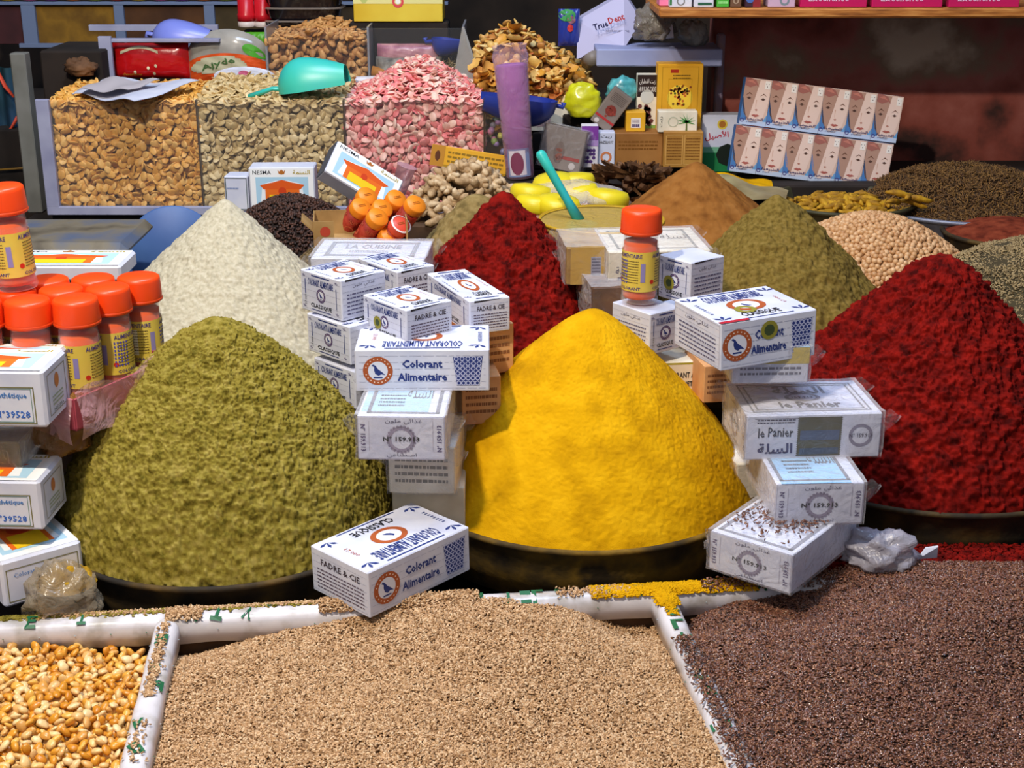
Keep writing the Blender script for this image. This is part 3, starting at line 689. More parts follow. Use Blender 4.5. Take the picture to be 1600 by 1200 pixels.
# front centre box
carton('dye_box', 'white food dye box lying alone on the front rail', 'dye box', solve(578, 893, 965, None, 46, L=.140, D=.090, xl=487, xr=733, z=.054),
       A(front=lambda F: d_colorant(F, 11), left=d_fadre, topr=lambda F: d_classique_top(F)), tilt=(.0, -.02), lid=None)
# left stack
hz = .2233
carton('dye_box', 'long white food dye box with bird logo and blue lattice on the left stack', 'dye box', solve(556, 547, 612, 1.44, 1, xr=765, D=.090), A(front=lambda F: d_colorant(F, 12), topr=d_classique_top))
carton('wrapped_dye_box', 'wrapped white box with number ring directly under the long dye box', 'dye box', solve(560, 650, 717, 1.365, -2, xr=696, D=.135), A(front=d_159, top=lambda F: (F.rect(.03, .1, .80, .98, '#9cc4e0', 1), F.frame(.1, .06, .93, 1.1, .03, '#5a5a66', 2), F.text('ﺔﻠﺴﻟﺍ', .66, .55, .3, .3, '#2c2c3c'), F.lines(.2, .2, .5, .5, 4, '#3a4a6a', 4))), wrap=True, seed=1, group=None)
carton('wrapped_dye_box', 'wrapped box in deep shade at the foot of the left stack', 'dye box', solve(608, 722, 770, 1.405, -4, L=.072, D=.10, H=.0545), A(front=lambda F: F.lines(.1, .2, .9, .8, 4, '#8a8478', 4)), m=M_cream, wrap=True, seed=2)
carton('wrapped_dye_box', 'lowest box in the dark gap between the green and yellow cones', 'dye box', (np.array([-.092, 1.47, .045]), .08, .10, .074, 0), A(), m=M_cream)
carton('dye_box', 'cube-shaped dye box with bird seal on the upper left corner of the left stack', 'dye box', solve(535, 439, 503, 1.52, 45, xl=472, xr=604), A(left=lambda F: d_classique_sq(F, 21), front=lambda F: d_text(F, 22), top=lambda F: d_classique_top(F)), lid='front')
carton('dye_box', 'dye box with bird seal under the upper left one, second down in the left stack', 'dye box', solve(548, 510, 571, 1.505, 45, xl=482, L=.075, H=.0455), A(left=lambda F: d_classique_sq(F, 23), front=lambda F: d_text(F, 24), top=d_classique_top))
carton('dye_box', 'third dye box down at the left of the left stack, mostly behind the green cone', 'dye box', solve(556, 578, 640, 1.50, 45, xl=493, L=.075, H=.0455), A(left=lambda F: d_classique_sq(F, 25), front=lambda F: d_text(F, 26)))
carton('dye_box', 'fourth dye box down, almost hidden at the left of the left stack', 'dye box', solve(558, 648, 705, 1.495, 45, L=.07, D=.075, H=.0455), A(left=lambda F: d_classique_sq(F, 27)))
carton('dye_box', 'dye box lying behind the cube-shaped one at the top of the left stack', 'dye box', solve(622, 425, 486, 1.64, 38, xl=560, xr=680), A(left=lambda F: d_classique_sq(F, 28), front=d_fadre, top=d_classique_top), lid='front')
carton('dye_box', 'dye box with small round green sticker just behind the long one', 'dye box', solve(636, 485, 545, 1.47, 40, xl=569, xr=707), A(left=lambda F: d_classique_sq(F, 29, True), front=lambda F: d_fadre(F, 30), top=lambda F: d_classique_top(F, 1, False)), lid='front')
carton('dye_box', 'rightmost dye box atop the left stack, side warm and lit beside the red cone', 'dye box', solve(734, 471, 524, 1.53, 24, xl=668, xr=797), A(left=lambda F: d_classique_sq(F, 31, True), front=lambda F: d_fadre(F, 32), top=lambda F: d_classique_top(F)), lid='front')
M_peach = mat('paper_peach', '#d59a62', .6, cols=['#c98c58', '#dba874'], scale=30)
carton('kraft_box', 'plain peach coloured box under the rightmost box of the left stack', 'box', solve(735, 526, 590, 1.54, 24, L=.055, D=.08, H=.060), A(front=lambda F: F.lines(.1, .2, .9, .8, 4, '#8a5a3a', 3)), m=M_peach)
carton('kraft_box', 'lowest peach coloured box in the left stack beside the yellow cone', 'box', solve(722, 596, 665, 1.50, 10, L=.045, D=.08, H=.058), A(front=lambda F: F.lines(.1, .2, .9, .8, 4, '#8a5a3a', 5)), m=M_peach)
carton('kraft_box', 'peach box hidden in the middle of the left stack', 'box', (np.array([-.085, 1.575, .19]), .09, .09, .062, 0), A(), m=M_peach)
carton('wrapped_dye_box', 'long wrapped box with ornate frame across the top of the left stack', 'dye box', solve(487, 403, 446, 1.76, -3, xr=664, D=.10), A(top=lambda F: (F.frame(.1, .12, .9, .88, .04, '#8c9098', 1), F.frame(.13, .18, .87, .82, .02, '#8c9098', 1), F.text('LA CUISINE', .5, .62, .5, .22, '#8a8e98', bold=.03), F.lines(.3, .3, .7, .44, 2, '#9a9ea8', 4)), front=lambda F: F.text('ﻥﻮﻠﻣ', .1, .5, .1, .3, '#4a4a5a')), wrap=True, seed=3)
# right stack
carton('dye_box', 'long white food dye box with bird logo, topmost of the right stack', 'dye box', solve(1125, 504, 578, 1.40, 22, xl=1053, xr=1273), A(front=lambda F: d_colorant(F, 41, True), left=lambda F: (F.frame(.02, .03, .98, .95, .01, '#aaaabb'), d_text(F, 42)), top=lambda F: d_classique_top(F, 3, True)), tilt=(.0, -.03))
carton('wrapped_dye_box', 'thin wrapped pack with pale blue top under the topmost dye box at right', 'dye box', solve(1143, 575, 600, 1.43, 3, xr=1262, D=.085, H=.040), A(top=lambda F: F.rect(.0, .0, 1, 1, '#8fbcd8', 1), front=lambda F: (F.lines(.1, .2, .9, .5, 2, '#7a7a88', 4), F.rect(.0, .55, 1, 1, '#c9b568', 1))), wrap=True, seed=4)
carton('wrapped_dye_box', 'large wrapped white box with dark zigzag window, middle of the right stack', 'dye box', solve(1163, 650, 719, 1.40, 4, D=.105, xr=1373), A(front=d_panier_front, left=d_159, top=d_panier_top), wrap=True, seed=5)
carton('wrapped_dye_box', 'wrapped box with upright number ring under the zigzag window box', 'dye box', solve(1210, 757, 821, 1.333, 3, xr=1346, D=.13), A(front=d_159, top=lambda F: (F.rect(.05, .0, .85, .95, '#8fc0e4', 1), F.frame(.05, .05, .86, 1.2, .03, '#5a5a66', 2), F.text('ﺔﻠﺴﻟﺍ', .66, .55, .3, .3, '#2c2c3c'), F.lines(.2, .2, .5, .5, 4, '#3a4a6a', 4))), wrap=True, seed=6)
carton('wrapped_dye_box', 'wrapped box turned corner forward, brown seeds on it, foot of the right stack', 'dye box', solve(1234, 868, 929, 1.262, 52, xl=1107, xr=1336), A(left=d_159, top90=lambda F: (F.frame(.05, .05, .95, .95, .03, '#6a6a78', 1), F.text('ﺔﻠﺴﻟﺍ', .4, .5, .5, .3, '#4a4a6a'))), wrap=True, seed=7)
carton('wrapped_dye_box', 'wrapped yellowish box behind the number ring box of the right stack', 'dye box', solve(1148, 730, 800, 1.50, 10, L=.08, D=.08, H=.060), A(), m=M_cream, wrap=True, seed=8)
carton('dye_box', 'dye box standing right of the shaker jar in the right stack', 'dye box', solve(1077, 411, 478, 1.62, 38, xl=1028, xr=1129), A(left=lambda F: d_classique_sq(F, 51, True), front=lambda F: d_text(F, 52)), lid='front')
carton('dye_box', 'dye box under the shaker jar in the right stack', 'dye box', solve(1014, 491, 556, 1.58, 38, xl=955, xr=1062), A(front=lambda F: d_classique_sq(F, 53), left=lambda F: d_text(F, 54)))
carton('dye_box', 'pale box below the jar stack, half behind the yellow cone', 'dye box', solve(1030, 566, 632, 1.60, 6, xr=1098, D=.10), A(front=lambda F: (F.text('COLORANT ALIM', .5, .68, .9, .14, BLK, bold=.022), F.text('SYNTHETIQ', .55, .46, .66, .14, BLK, bold=.022), F.rect(0, .93, 1, .97, '#a8a030'))), m=M_cream)
carton('dye_box', 'dye box wedged beneath the box right of the jar', 'dye box', solve(1090, 482, 560, 1.64, 38, L=.07, D=.07, H=.056), A(front=lambda F: d_text(F, 56)))
carton('kraft_box', 'peach box edge showing under the topmost dye box of the right stack', 'box', solve(1098, 572, 630, 1.56, 10, L=.045, D=.08), A(front=lambda F: F.lines(.1, .2, .9, .8, 4, '#8a5a3a', 3)), m=M_peach)
carton('wrapped_dye_box', 'long wrapped cream box with dark window behind the shaker jar', 'dye box', solve(950, 398, 452, 1.78, 5, xr=1108, D=.13, H=.050), A(top=lambda F: (F.frame(.1, .1, .9, .9, .03, '#8c8878', 1), F.text('ﺔﻠﺴﻟﺍ', .75, .6, .3, .2, '#5a5648')), front=lambda F: (F.text('Eco', .17, .2, .16, .25, '#5a5068', bold=.03), F.text('ﺔﻠﺴﻟﺍ', .17, .5, .2, .2, '#4a4668'), F.rect(.45, .06, .74, .94, '#5a5038', 1))), m=M_cream, wrap=True, seed=9)
carton('wrapped_box', 'yellow wrapped pack with barcode left of the jar stack', 'box', solve(885, 398, 445, 1.80, 5, xr=946, D=.10, H=.050), A(front=lambda F: (F.rect(.1, 0, .98, 1, '#c09a40', 1), F.rect(.62, .2, .88, .75, '#9a9ab0', 2), F.lines(.64, .22, .86, .73, 6, '#5a5a70', 3, 3, .5))), m=mat('pack_yellow', '#b08a3a', .5, cols=['#8a6426', '#c8a050'], scale=20), wrap=True, seed=10)
carton('wrapped_box', 'brown wrapped pack under the yellow wrapped pack beside the rear red cone', 'box', solve(925, 455, 520, 1.74, 8, xr=975, D=.10, H=.060), A(), m=mat('pack_brown', '#6a4224', .5, cols=['#4a2c16', '#7a5030'], scale=20), wrap=True, seed=11)
# left stack of palace boxes by the frame edge
for (yt, yb, Y, xc, lab, sd) in ((580, 669, 1.30, 76, 'white palace dye box, topmost of the two upper ones at the left frame edge', 1), (752, 829, 1.295, 70, 'white palace dye box in the middle of the stack at the left frame edge', 2)):
    carton('palace_dye_box', lab, 'dye box', solve(xc, yt, yb, Y, -2, L=.15, xr=xc + 36, side='R'), A(front=lambda F: d_nesma_front(F, sd), right=d_nesma_end, top=d_nesma), bev=.003)
carton('palace_dye_box', 'white palace dye box tipped away at the bottom of the left edge stack', 'dye box', solve(8, 880, 952, 1.265, 38, L=.085, D=.14, side='L'), A(front=lambda F: (F.frame(.06, .1, .94, .8, .02, '#7c7850', 1), F.text('Colorant Alimentaire', .5, .65, .7, .1, '#4a7ab8'), F.text('NESMA', .55, .35, .5, .14, '#7c7850')), top=d_nesma), bev=.003)
carton('palace_dye_box', 'white palace dye box right behind the topmost one at the left frame edge', 'dye box', solve(93, 560, 648, 1.385, -2, L=.15, xr=116, side='R'), A(right=d_nesma_end, top=d_nesma), bev=.003)
carton('wrapped_dye_box', 'wrapped dark box between the white palace boxes of the left edge stack', 'dye box', solve(36, 672, 748, 1.33, -2, L=.12, D=.14, H=.040, side='R'), A(), m=mat('pack_dull', '#6b6258', .5, cols=['#4a443c', '#8a7a58'], scale=15), wrap=True, seed=12)
carton('palace_dye_box', 'white palace dye box lying behind the orange capped jars', 'dye box', solve(190, 415, 440, 1.62, 0, L=.16, D=.075, side='R'), A(top=d_nesma), bev=.003)
carton('palace_dye_box', 'white palace dye box standing in front of the tan seed bin', 'dye box', solve(392, 262, 330, 2.33, 2, xr=494, D=.05), A(front=d_nesma), bev=.002)
carton('small_white_box', 'small white box left of the standing palace dye box', 'box', solve(353, 275, 330, 2.34, -3, xr=390, D=.04), A(front=lambda F: (F.frame(.05, .05, .95, .95, .02, '#4a5a5a', 1), F.lines(.1, .6, .6, .7, 1, '#7a8ab0', 3))), bev=.002)
# tilted palace box among the red cans
o = carton('palace_dye_box', 'tilted white palace dye box leaning beside the orange capped cans', 'dye box', (PY(556, 288, 2.20) - np.array([0, 0, .0]), .125, .035, .062, 0), A(front=d_nesma, left=lambda F: F.rect(0, 0, 1, 1, '#4a4e58')), bev=.002)
o.rotation_euler = (math.radians(-38), math.radians(34), math.radians(12)); o.location = PY(552, 305, 2.22)
# seeds scattered on the corner-forward box
c0, L0, D0, H0 = BOXES['wrapped box turned corner forward, brown seeds on it, foot of the right stack']
k = 420; q = RNG.normal(0, 1, (k, 2)) * [.03, .02]; P = np.stack([c0[0] + q[:, 0], c0[1] - .01 + q[:, 1], np.full(k, c0[2] + H0 + .0035) + RNG.uniform(0, .002, k)], 1)
a5 = math.radians(52); loc = np.abs((P[:, 0] - c0[0]) * math.cos(a5) + (P[:, 1] - c0[1]) * math.sin(a5)) < L0 / 2 - .004; loc &= np.abs(-(P[:, 0] - c0[0]) * math.sin(a5) + (P[:, 1] - c0[1]) * math.cos(a5)) < D0 / 2 - .004
spill('spilled_flax', 'brown flax seeds scattered on top of the corner-forward wrapped box', 'spilled seeds', P[loc], FB, M_flax)
# ---------------------------------------------------------------- shaker jars
M_cap = mat('cap_orange', '#f0480c', .38, spec=.5, sss=.1)
M_caps = mat('cap_rib', '#dc4410', .45)
M_fillr = mat('jar_powder', '#d8520c', .8)
M_label = mat('jar_label', '#e0c44a', .45, cols=['#d6b83e', '#e4cf66'], scale=10)
JARF = film('jar_plastic', '#ffffff', .03, .32, .08, .15, 60)
def jar(fill_h=.075):
    r = empty('shaker_jar')
    c = MB(); c.lathe([(.0235, 0), (.0242, .001), (.0245, .006), (.0238, .024), (.0232, .0275), (.021, .0290), (0.0001, .0295)], M_cap, n=40)
    c.lathe([(.0185, .0012), (.0240, .0008)], M_cap, n=40, cap=False)
    co = c.build('cap', r, (0, 0, .084)); k = MB(); k.lathe([(.0243, .0005), (.0250, .001), (.0251, .0035), (.0246, .0042)], M_caps, n=40, cap=False); k.build('cap_ring', co)
    b = MB(); b.lathe([(.0001, .001), (.021, .0012), (.0225, .004), (.0215, .010), (.0215, .070), (.0205, .076), (.0200, .084), (.0185, .0845), (.0188, .074), (.0200, .069), (.0203, .010)], JARF, n=36, cap=False); b.build('jar_body', r)
    f = MB(); f.lathe([(.0001, .006), (.0190, .0065), (.0196, .010), (.0196, fill_h), (.0001, fill_h + .001)], M_fillr, n=30); f.build('spice_filling', r)
    l = MB(); w = 2 * PI * .0219; F = Face(l, lambda a, b2, k: ((.0219 + k * .6) * math.sin(a / .0219), -(.0219 + k * .6) * math.cos(a / .0219), .017 + b2), w, .048)
    l.lathe([(.0218, .017), (.0218, .065)], M_label, n=40, cap=False)
    for off in (0, .333, .666):
        F.text('ALIMENTAIRE', off + .16, .90, .24, .10, '#4a3a7a', bold=.02, lay=2); F.text('COLORANT', off + .16, .08, .22, .08, '#4a3a7a', bold=.02, lay=2)
        F.lines(off + .07, .2, off + .25, .8, 9, '#5a4a28', int(off * 10), 2, .3)
        F.rect(off + .27, .25, off + .31, .72, '#8d84b8', 2, 3); F.disc(off + .04, .25, .06, '#c8301c', 2, n=8)
    F.rect(.36, .18, .50, .80, '#e8e4dc', 1, 4); F.disc(.43, .4, .1, '#c02a50', 3, n=10); F.disc(.41, .6, .05, '#4a2a20', 3, n=8)
    for i in range(5):
        for j in range(7): F.rect(.70 + .025 * i, .2 + .09 * j, .712 + .025 * i, .25 + .09 * j, '#4a4ab0', 3)
    l.build('paper_label', r)
    return r
J0 = jar()
def place_jar(j, p, rz, label, tilt=(0, 0), group=None):
    j.location = p; j.rotation_euler = (tilt[0], tilt[1], rz); tag(j, label, 'jar', group); return j
place_jar(J0, PY(1001, 482, 1.60) + np.array([0, .024, .002]), .35, 'lone orange capped shaker jar standing in the right box stack')
# jar tray at the left
ztr = .213; u_ = np.array([.0225, .0450]); v_ = np.array([-.0495, -.006])
P0 = PY(118, 470, 1.50); P0[2] = ztr; P0[:2] = PZ(117, 467, ztr + .1135)[:2]
n = 0
names = [['nearest jar of the tray, front right corner, with yellow label facing out', 'orange capped jar left of the nearest one in the front row of the tray', 'third orange capped jar along the front row of the tray', 'last jar in the front row, cut by the frame edge'],
         ['middle jar of the right side row of the tray', 'orange capped jar in the very middle of the tray', 'jar in the middle row just right of the jar standing on top', 'middle row jar under the one standing on top'],
         ['rearmost jar at the right corner of the tray with blue checked label', 'rear row jar second from the right corner of the tray', 'rear row jar third from the right corner', 'rear row jar half hidden by the jar standing on top']]
tops = []
for i in range(3):
    for j in range(4):
        q = P0[:2] + u_ * i + v_ * j + (u_ * .0 if j % 2 == 0 else -u_ * .0)
        place_jar(copy_tree(J0), (q[0], q[1], ztr + .002), .3 + [3.9, 1.9, 2.8, 0.2][(i + j) % 4] * (i > 0), names[i][j], group='orange capped jars in the pink tray')
        tops.append(q)
q = tops[6]; pt = PZ(28, 450, ztr + .1165)
place_jar(copy_tree(J0), (pt[0], pt[1] + .0, ztr + .1165), .5, 'orange capped jar standing on top of the others at the left edge', (0, -.05))
M_tray = mat('tray_pink', '#8e2a3c', .5, cols=['#7a2236', '#a84a58'], scale=12)
tr = empty('jar_tray', (P0[0] + u_[0] + v_[0] * 1.5, P0[1] + u_[1] + v_[1] * 1.5, ztr), (0, 0, math.atan2(u_[1], u_[0]) - PI / 2))
tb = MB(); w2, d2, h2 = .235, .165, .032
tb.box((0, 0, -.001), (w2, d2, .003), M_tray)
for s in (-1, 1): tb.box((s * w2 / 2, 0, h2 / 2), (.003, d2, h2), M_tray); tb.box((0, s * d2 / 2, h2 / 2), (w2, .003, h2), M_tray)
tb.build('tray_body', tr)
TF = film('tray_wrap', '#e8b8bc', .35, .75, .2, .9, 30)
wb = MB()
wb.grid(lambda u, v: (w2 / 2 + .006 + .004 * math.sin(9 * u + 4 * v), -d2 / 2 + d2 * 1.0 * u, -.012 + .052 * v + .004 * math.sin(11 * u)), 24, 8, TF)
wb.grid(lambda u, v: (-w2 / 2 + w2 * u, -d2 / 2 - .006 - .004 * math.sin(13 * u + 4 * v), -.012 + .050 * v + .004 * math.sin(11 * u)), 24, 8, TF); wb.build('plastic_wrap', tr)
tag(tr, 'low crimson tray in crumpled plastic holding the orange capped jars', 'tray')
carton('kraft_box', 'brown box supporting the jar tray beside the green cone', 'box', (np.array([P0[0] - .07, P0[1] + .03, .06]), .12, .10, .150, .1), A(), m=mat('kraft_brown', '#7a5a36', .7, cols=['#5a3e22', '#8a683e'], scale=14), wrap=True, seed=21)

# ---------------------------------------------------------------- crumpled bags
def bag(name, label, c, s, m, seed=0, lump=.22, fs=3.0, cat='plastic bag', rot=0, flat=True, group=None, n=26):
    mb = MB()
    def fn(u, v):
        a = 2 * PI * u; b2 = PI * (v - .5); p = np.array([math.cos(b2) * math.cos(a), math.cos(b2) * math.sin(a), math.sin(b2)])
        k = 1 + lump * float(fbm(np.array([p]) * fs + seed * 3.3, 3, seed)[0]); q = p * k * np.array(s)
        if flat: q[2] = max(q[2], -s[2] * .8)
        return (q[0], q[1], q[2] + s[2] * .8)
    mb.grid(fn, n, n, m, True, True); o = mb.build(name, loc=c, rot=(0, 0, rot)); return tag(o, label, cat, group)
BAGF = film('bag_film', '#a89880', .40, .75, .25, .9, 30)
bag('plastic_bag', 'crumpled translucent bag with ochre powder left of the green basin', PY(100, 972, 1.275), (.036, .030, .034), BAGF, 3, .28)
mound('olive_powder_heap', 'small heap of ochre powder inside the bag by the left stack', PY(100, 900, 1.28)[0], 1.285, .072, .030, .024, powder('ochre', ['#7a5a14', '#a8801e', '#b8922c'], 90), .002, 200, .6, 40, 90, 12, cat='powder heap')
bag('plastic_bag', 'crumpled brownish plastic between the upper left palace boxes and green cone', PY(104, 700, 1.40), (.030, .04, .030), film('amber_film', '#b07a3c', .45, .8, .25, .9, 30), 5, .25)
bag('plastic_bag', 'crumpled white plastic bag on the floor of the right red basin', PY(1375, 888, 1.36), (.038, .03, .024), film('white_film', '#b8b4c0', .55, .85, .3, .9, 30), 6, .35)
sh = MB(); sh.add([(0, 0, 0), (.022, .004, .0), (.020, -.002, .016), (.008, .002, .012), (0, .001, .0012), (.022, .005, .0012), (.020, -.001, .0172), (.008, .003, .0132)], [(0, 1, 2, 3), (7, 6, 5, 4), (0, 4, 5, 1), (1, 5, 6, 2), (2, 6, 7, 3), (3, 7, 4, 0)], M_white)
tag(sh.build('paper_scrap', loc=tuple(PY(1434, 874, 1.372))), 'torn white scrap lying in the spilled red powder', 'scrap')

# ---------------------------------------------------------------- heaps of the second and third rows
def heap(name, label, cat, cx, cy, z0, R, H, n, base, m, mb_, tilt=.6, e=.5, size=.003, kind='stuff', seed=0, jit=.4, rmax=1.0):
    t = np.sqrt(RNG.uniform(0, rmax, n)); a = RNG.uniform(0, 2 * PI, n)
    hf = lambda T: H * (1 - (np.sqrt(T ** 2 + e * e) - e) / (math.sqrt(1 + e * e) - e))
    X = R * t * np.cos(a); Y = R * t * np.sin(a); Z = hf(t) + .004 * vnoise(np.stack([X, Y, X * 0], 1) * 30, seed) + RNG.uniform(-size * .6, size * .3, n)
    V, F = grains(np.stack([X, Y, Z], 1), base, tilt); o = link(name, npmesh(name, V, F, m), loc=(cx, cy, z0))
    tag(o, label, cat, kind=kind); g = MB()
    g.grid(lambda u, v: (R * v * math.cos(2 * PI * u), R * v * math.sin(2 * PI * u), float(hf(v)) - size * .8), 48, 20, mb_, True, True); g.build('heap_core', o); return o
M_pep = mat('peppercorn', '#3a2219', .6, cols=['#1d100c', '#3c241a', '#553426', '#2a1812'], rnd='island', scale=200)
heap('peppercorns', 'dark brown peppercorn heap behind the cream cone', 'peppercorns', -.35, 2.20, .17, .155, .110, 8200, blob(.0024, .0022, .0021, 6, 4), M_pep, mat('pep_core', '#1c100c', .9), e=.9, size=.004)
basin('peppercorn_basin', 'basin under the dark peppercorn heap', -.35, 2.20, .046, .155, .122, M_basin)
M_cum = mat('cumin', '#8a7350', .7, cols=['#6a5638', '#8a7450', '#a48e68', '#7a6844'], rnd='island', scale=300)
heap('cumin_seeds', 'greyish tan seed heap wedged between the cream cone and left box stack', 'seed heap', -.27, 2.02, .15, .10, .098, 5200, blob(.0022, .0007, .0007, 4, 4), M_cum, mat('cum_core', '#544428', .9), e=.8, size=.002)
basin('cumin_basin', 'basin under the greyish tan seed heap', -.27, 2.02, .046, .10, .10, M_basin)
M_anise = mat('anise', '#7a6a48', .7, cols=['#746040', '#a08a5e', '#b8a074', '#86704a'], rnd='island', scale=300)
heap('anise_seeds', 'grey green anise seed heap behind the right red cone', 'anise seeds', .79, 1.99, .13, .27, .128, 30000, blob(.0026, .0009, .0009, 4, 4), M_anise, mat('anise_core', '#40361f', .9), e=.8, size=.002)
basin('anise_basin', 'basin under the grey green anise heap', .79, 1.99, .046, .268, .08, M_basin)
M_flow = mat('dried_flower', '#6a4a24', .8, cols=['#3e2814', '#6a4822', '#8a6430', '#50381c'], rnd='island', scale=200)
heap('dried_flowers', 'brown shaggy dried flower heap in the zinc basin by the plaster wall', 'dried flowers', .80, 2.44, .22, .21, .060, 15000, blob(.0046, .0010, .0008, 4, 4, 0, .3), M_flow, mat('flow_core', '#3c2814', .9), tilt=.8, e=1.2, size=.006)
basin('zinc_basin', 'grey zinc basin holding the shaggy dried flowers at right', .80, 2.44, .10, .215, .125, M_zinc)
mound('rust_powder_heap', 'rust brown powder heap in the small pan at the right edge', .80, 2.22, .215, .10, .022, powder('rust', ['#5a2214', '#7a3420', '#8a4028'], 60), .001, 150, .8, 50, 120, 13, cat='powder heap')
basin('rust_powder_pan', 'small dark pan under the rust brown powder at the right edge', .80, 2.22, .13, .10, .085, M_basin)
# chickpeas: 300 countable ones on top, the rest as a mass
M_chi = mat('chickpea_one', '#cfa070', .45, cols=['#b88658', '#cb9c6a', '#dcb284', '#c49260'], rnd='object', scale=120)
M_chm = mat('chickpea_mass', '#cfa070', .45, cols=['#b88658', '#cb9c6a', '#dcb284', '#c49260'], rnd='island', scale=120)
CB = blob(.0046, .0044, .0043, 8, 6, 0, .06, 3)
ccx, ccy, cR, cH, ce = .555, 2.12, .20, .118, .8
chf = lambda X, Y: .148 + cH * (1 - (np.sqrt(((X - ccx) ** 2 + (Y - ccy) ** 2) / cR ** 2 + ce * ce) - ce) / (math.sqrt(1 + ce * ce) - ce))
cin = lambda X, Y: ((X - ccx) ** 2 + (Y - ccy) ** 2) < cR ** 2
PP = packed(chf, cin, (ccx - cR, ccx + cR, ccy - cR, ccy + cR), .0078)
def screen(P):
    dep = P[:, 1] * _ct - (P[:, 2] - CH) * _st; return 800 + FPX * P[:, 0] / dep, 600 - FPX * (P[:, 1] * _st + (P[:, 2] - CH) * _ct) / dep
sx, sy = screen(PP); sc = np.where((sx > 1335) & (sx < 1500) & (sy < 480) & (PP[:, 1] < ccy + .03) & (sy < 560 - (sx - 1290) * .55 + 30), PP[:, 1], 9); od = np.argsort(sc)
individuals('chickpea', 'round beige chickpea on the heap behind the right red cone', 'chickpea', 'chickpeas on the heap', PP[od[:300]], [CB], M_chi, 1., .9, 1.1)
PL = packed(chf, cin, (ccx - cR, ccx + cR, ccy - cR, ccy + cR), .0078); PL[:, 2] -= .005
V, F = grains(np.concatenate([PP[od[300:]], PL]), CB, 1.); o = link('chickpeas', npmesh('chickpeas', V, F, M_chm)); tag(o, 'beige chickpeas of the heap around and beneath the topmost ones', 'chickpeas', kind='stuff')
basin('chickpea_basin', 'basin under the beige chickpea heap', ccx, ccy, .046, cR, .10, M_basin)

# ---------------------------------------------------------------- roots, bark
def rootmesh(segs, col, nm, rough=.7):
    """knobbly finger root with stubs: several tapered tubes in one mesh"""
    mb = MB()
    for pts, rad in segs: mb.tube(pts, rad, col, 7)
    V = np.array(mb.v); V += (fbm(V * 160, 2, len(segs))[:, None] * .0010) * np.sign(V + 1e-9); mb.v = [tuple(p) for p in V]
    me = bpy.data.meshes.new(nm); me.from_pydata(mb.v, [], mb.f); me.materials.append(col); me.polygons.foreach_set('use_smooth', [True] * len(me.polygons)); return me
M_gin = mat('ginger', '#b59670', .8, cols=['#8e6f4a', '#b99a72', '#d6bd98'], scale=60, bump=.4, bscale=200)
M_tur = mat('turmeric_root', '#a87a10', .75, cols=['#7a520c', '#b0800f', '#c89a1c'], scale=50, bump=.4, bscale=200)
def knob(r, L, n):
    segs = []
    x0 = -L / 2; pts = [(x0 + L * i / 5, r.uniform(-.004, .004), r.uniform(-.003, .003)) for i in range(6)]
    segs.append((pts, [.003, r.uniform(.006, .008), r.uniform(.0065, .009), r.uniform(.006, .009), .007, .003]))
    for k in range(n):
        x = r.uniform(-L * .3, L * .3); a = r.uniform(0, 6.28); d = Vector((r.uniform(-.3, .6), math.cos(a), math.sin(a))) * r.uniform(.012, .019)
        segs.append(([(x, 0, 0), (x + d.x * .5, d.y * .5, d.z * .5), (x + d.x, d.y, d.z)], [.0065, .0065, .0032]))
    return segs
rr = random.Random(3)
GM = [rootmesh(knob(rr, rr.uniform(.034, .05), 3), M_gin, 'ginger_root') for _ in range(5)]
TM = []
for k in range(5):
    L = rr.uniform(.04, .058); b2 = rr.uniform(-.01, .01)
    TM.append(rootmesh([([(-L / 2 + L * i / 5, b2 * math.sin(PI * i / 5), .003 * math.sin(i)) for i in range(6)], [.0025, .0048, .0056, .005, .0046, .002])] + ([([(0, b2 * .6, 0), (.006, b2 + .010, .003)], [.0045, .002])] if k % 2 else []), M_tur, 'turmeric_root'))
def pile(name, label, cat, group, meshes, n, c, R, H, seed, tilt=.5, shape='dome', z=0, sq=1):
    r = random.Random(seed)
    for i in range(n):
        t = math.sqrt(r.random()) if i > n * .25 else math.sqrt(r.random()) * .5; a = r.uniform(0, 2 * PI)
        o = bpy.data.objects.new(name, meshes[i % len(meshes)]); COL.objects.link(o)
        o.location = (c[0] + R * t * math.cos(a), c[1] + R * sq * t * math.sin(a), c[2] + H * (1 - t ** 1.5) + r.uniform(-.004, .004))
        o.rotation_euler = (r.gauss(0, tilt), r.gauss(0, tilt * .7), r.uniform(0, 2 * PI)); tag(o, label, cat, group)
pile('ginger_root', 'pale knobbly dried ginger root in the pile behind the beige cone', 'ginger root', 'dried ginger roots', GM, 85, (-.075, 2.34, .225), .105, .075, 4, sq=.7)
tag(slab('ginger_crate', -.19, .03, 2.27, 2.355, .045, .215, Mb), 'dark crate under the dried ginger roots', 'crate')
pile('turmeric_root', 'yellow dusty turmeric finger in the basin below the face boxes', 'turmeric finger', 'turmeric fingers', TM, 130, (.560, 2.36, .220), .106, .018, 5, .3, sq=.85)
for i, (x, y, rz) in enumerate(((1405, 305, .3), (1425, 322, -.2), (1438, 314, .1), (1395, 318, .9), (1418, 312, 1.2))):
    o = bpy.data.objects.new('turmeric_root', TM[i]); COL.objects.link(o); o.location = PY(x, y, 2.29) + np.array([0, 0, .004]); o.rotation_euler = (.2, .1, rz); tag(o, 'yellow turmeric finger spilling over the right rim of its basin', 'turmeric finger', 'turmeric fingers')
basin('turmeric_basin', 'dark basin holding yellow turmeric fingers below the face boxes', .560, 2.36, .16, .118, .078, mat('basin_green', '#3c3a22', .6, .2, cols=['#1d1c12', '#4a472c'], scale=12))
M_bark = mat('bark', '#5a3c22', .75, cols=['#3a2416', '#6e4a2c', '#966e46'], scale=25, bump=.3, bscale=120)
BK = []
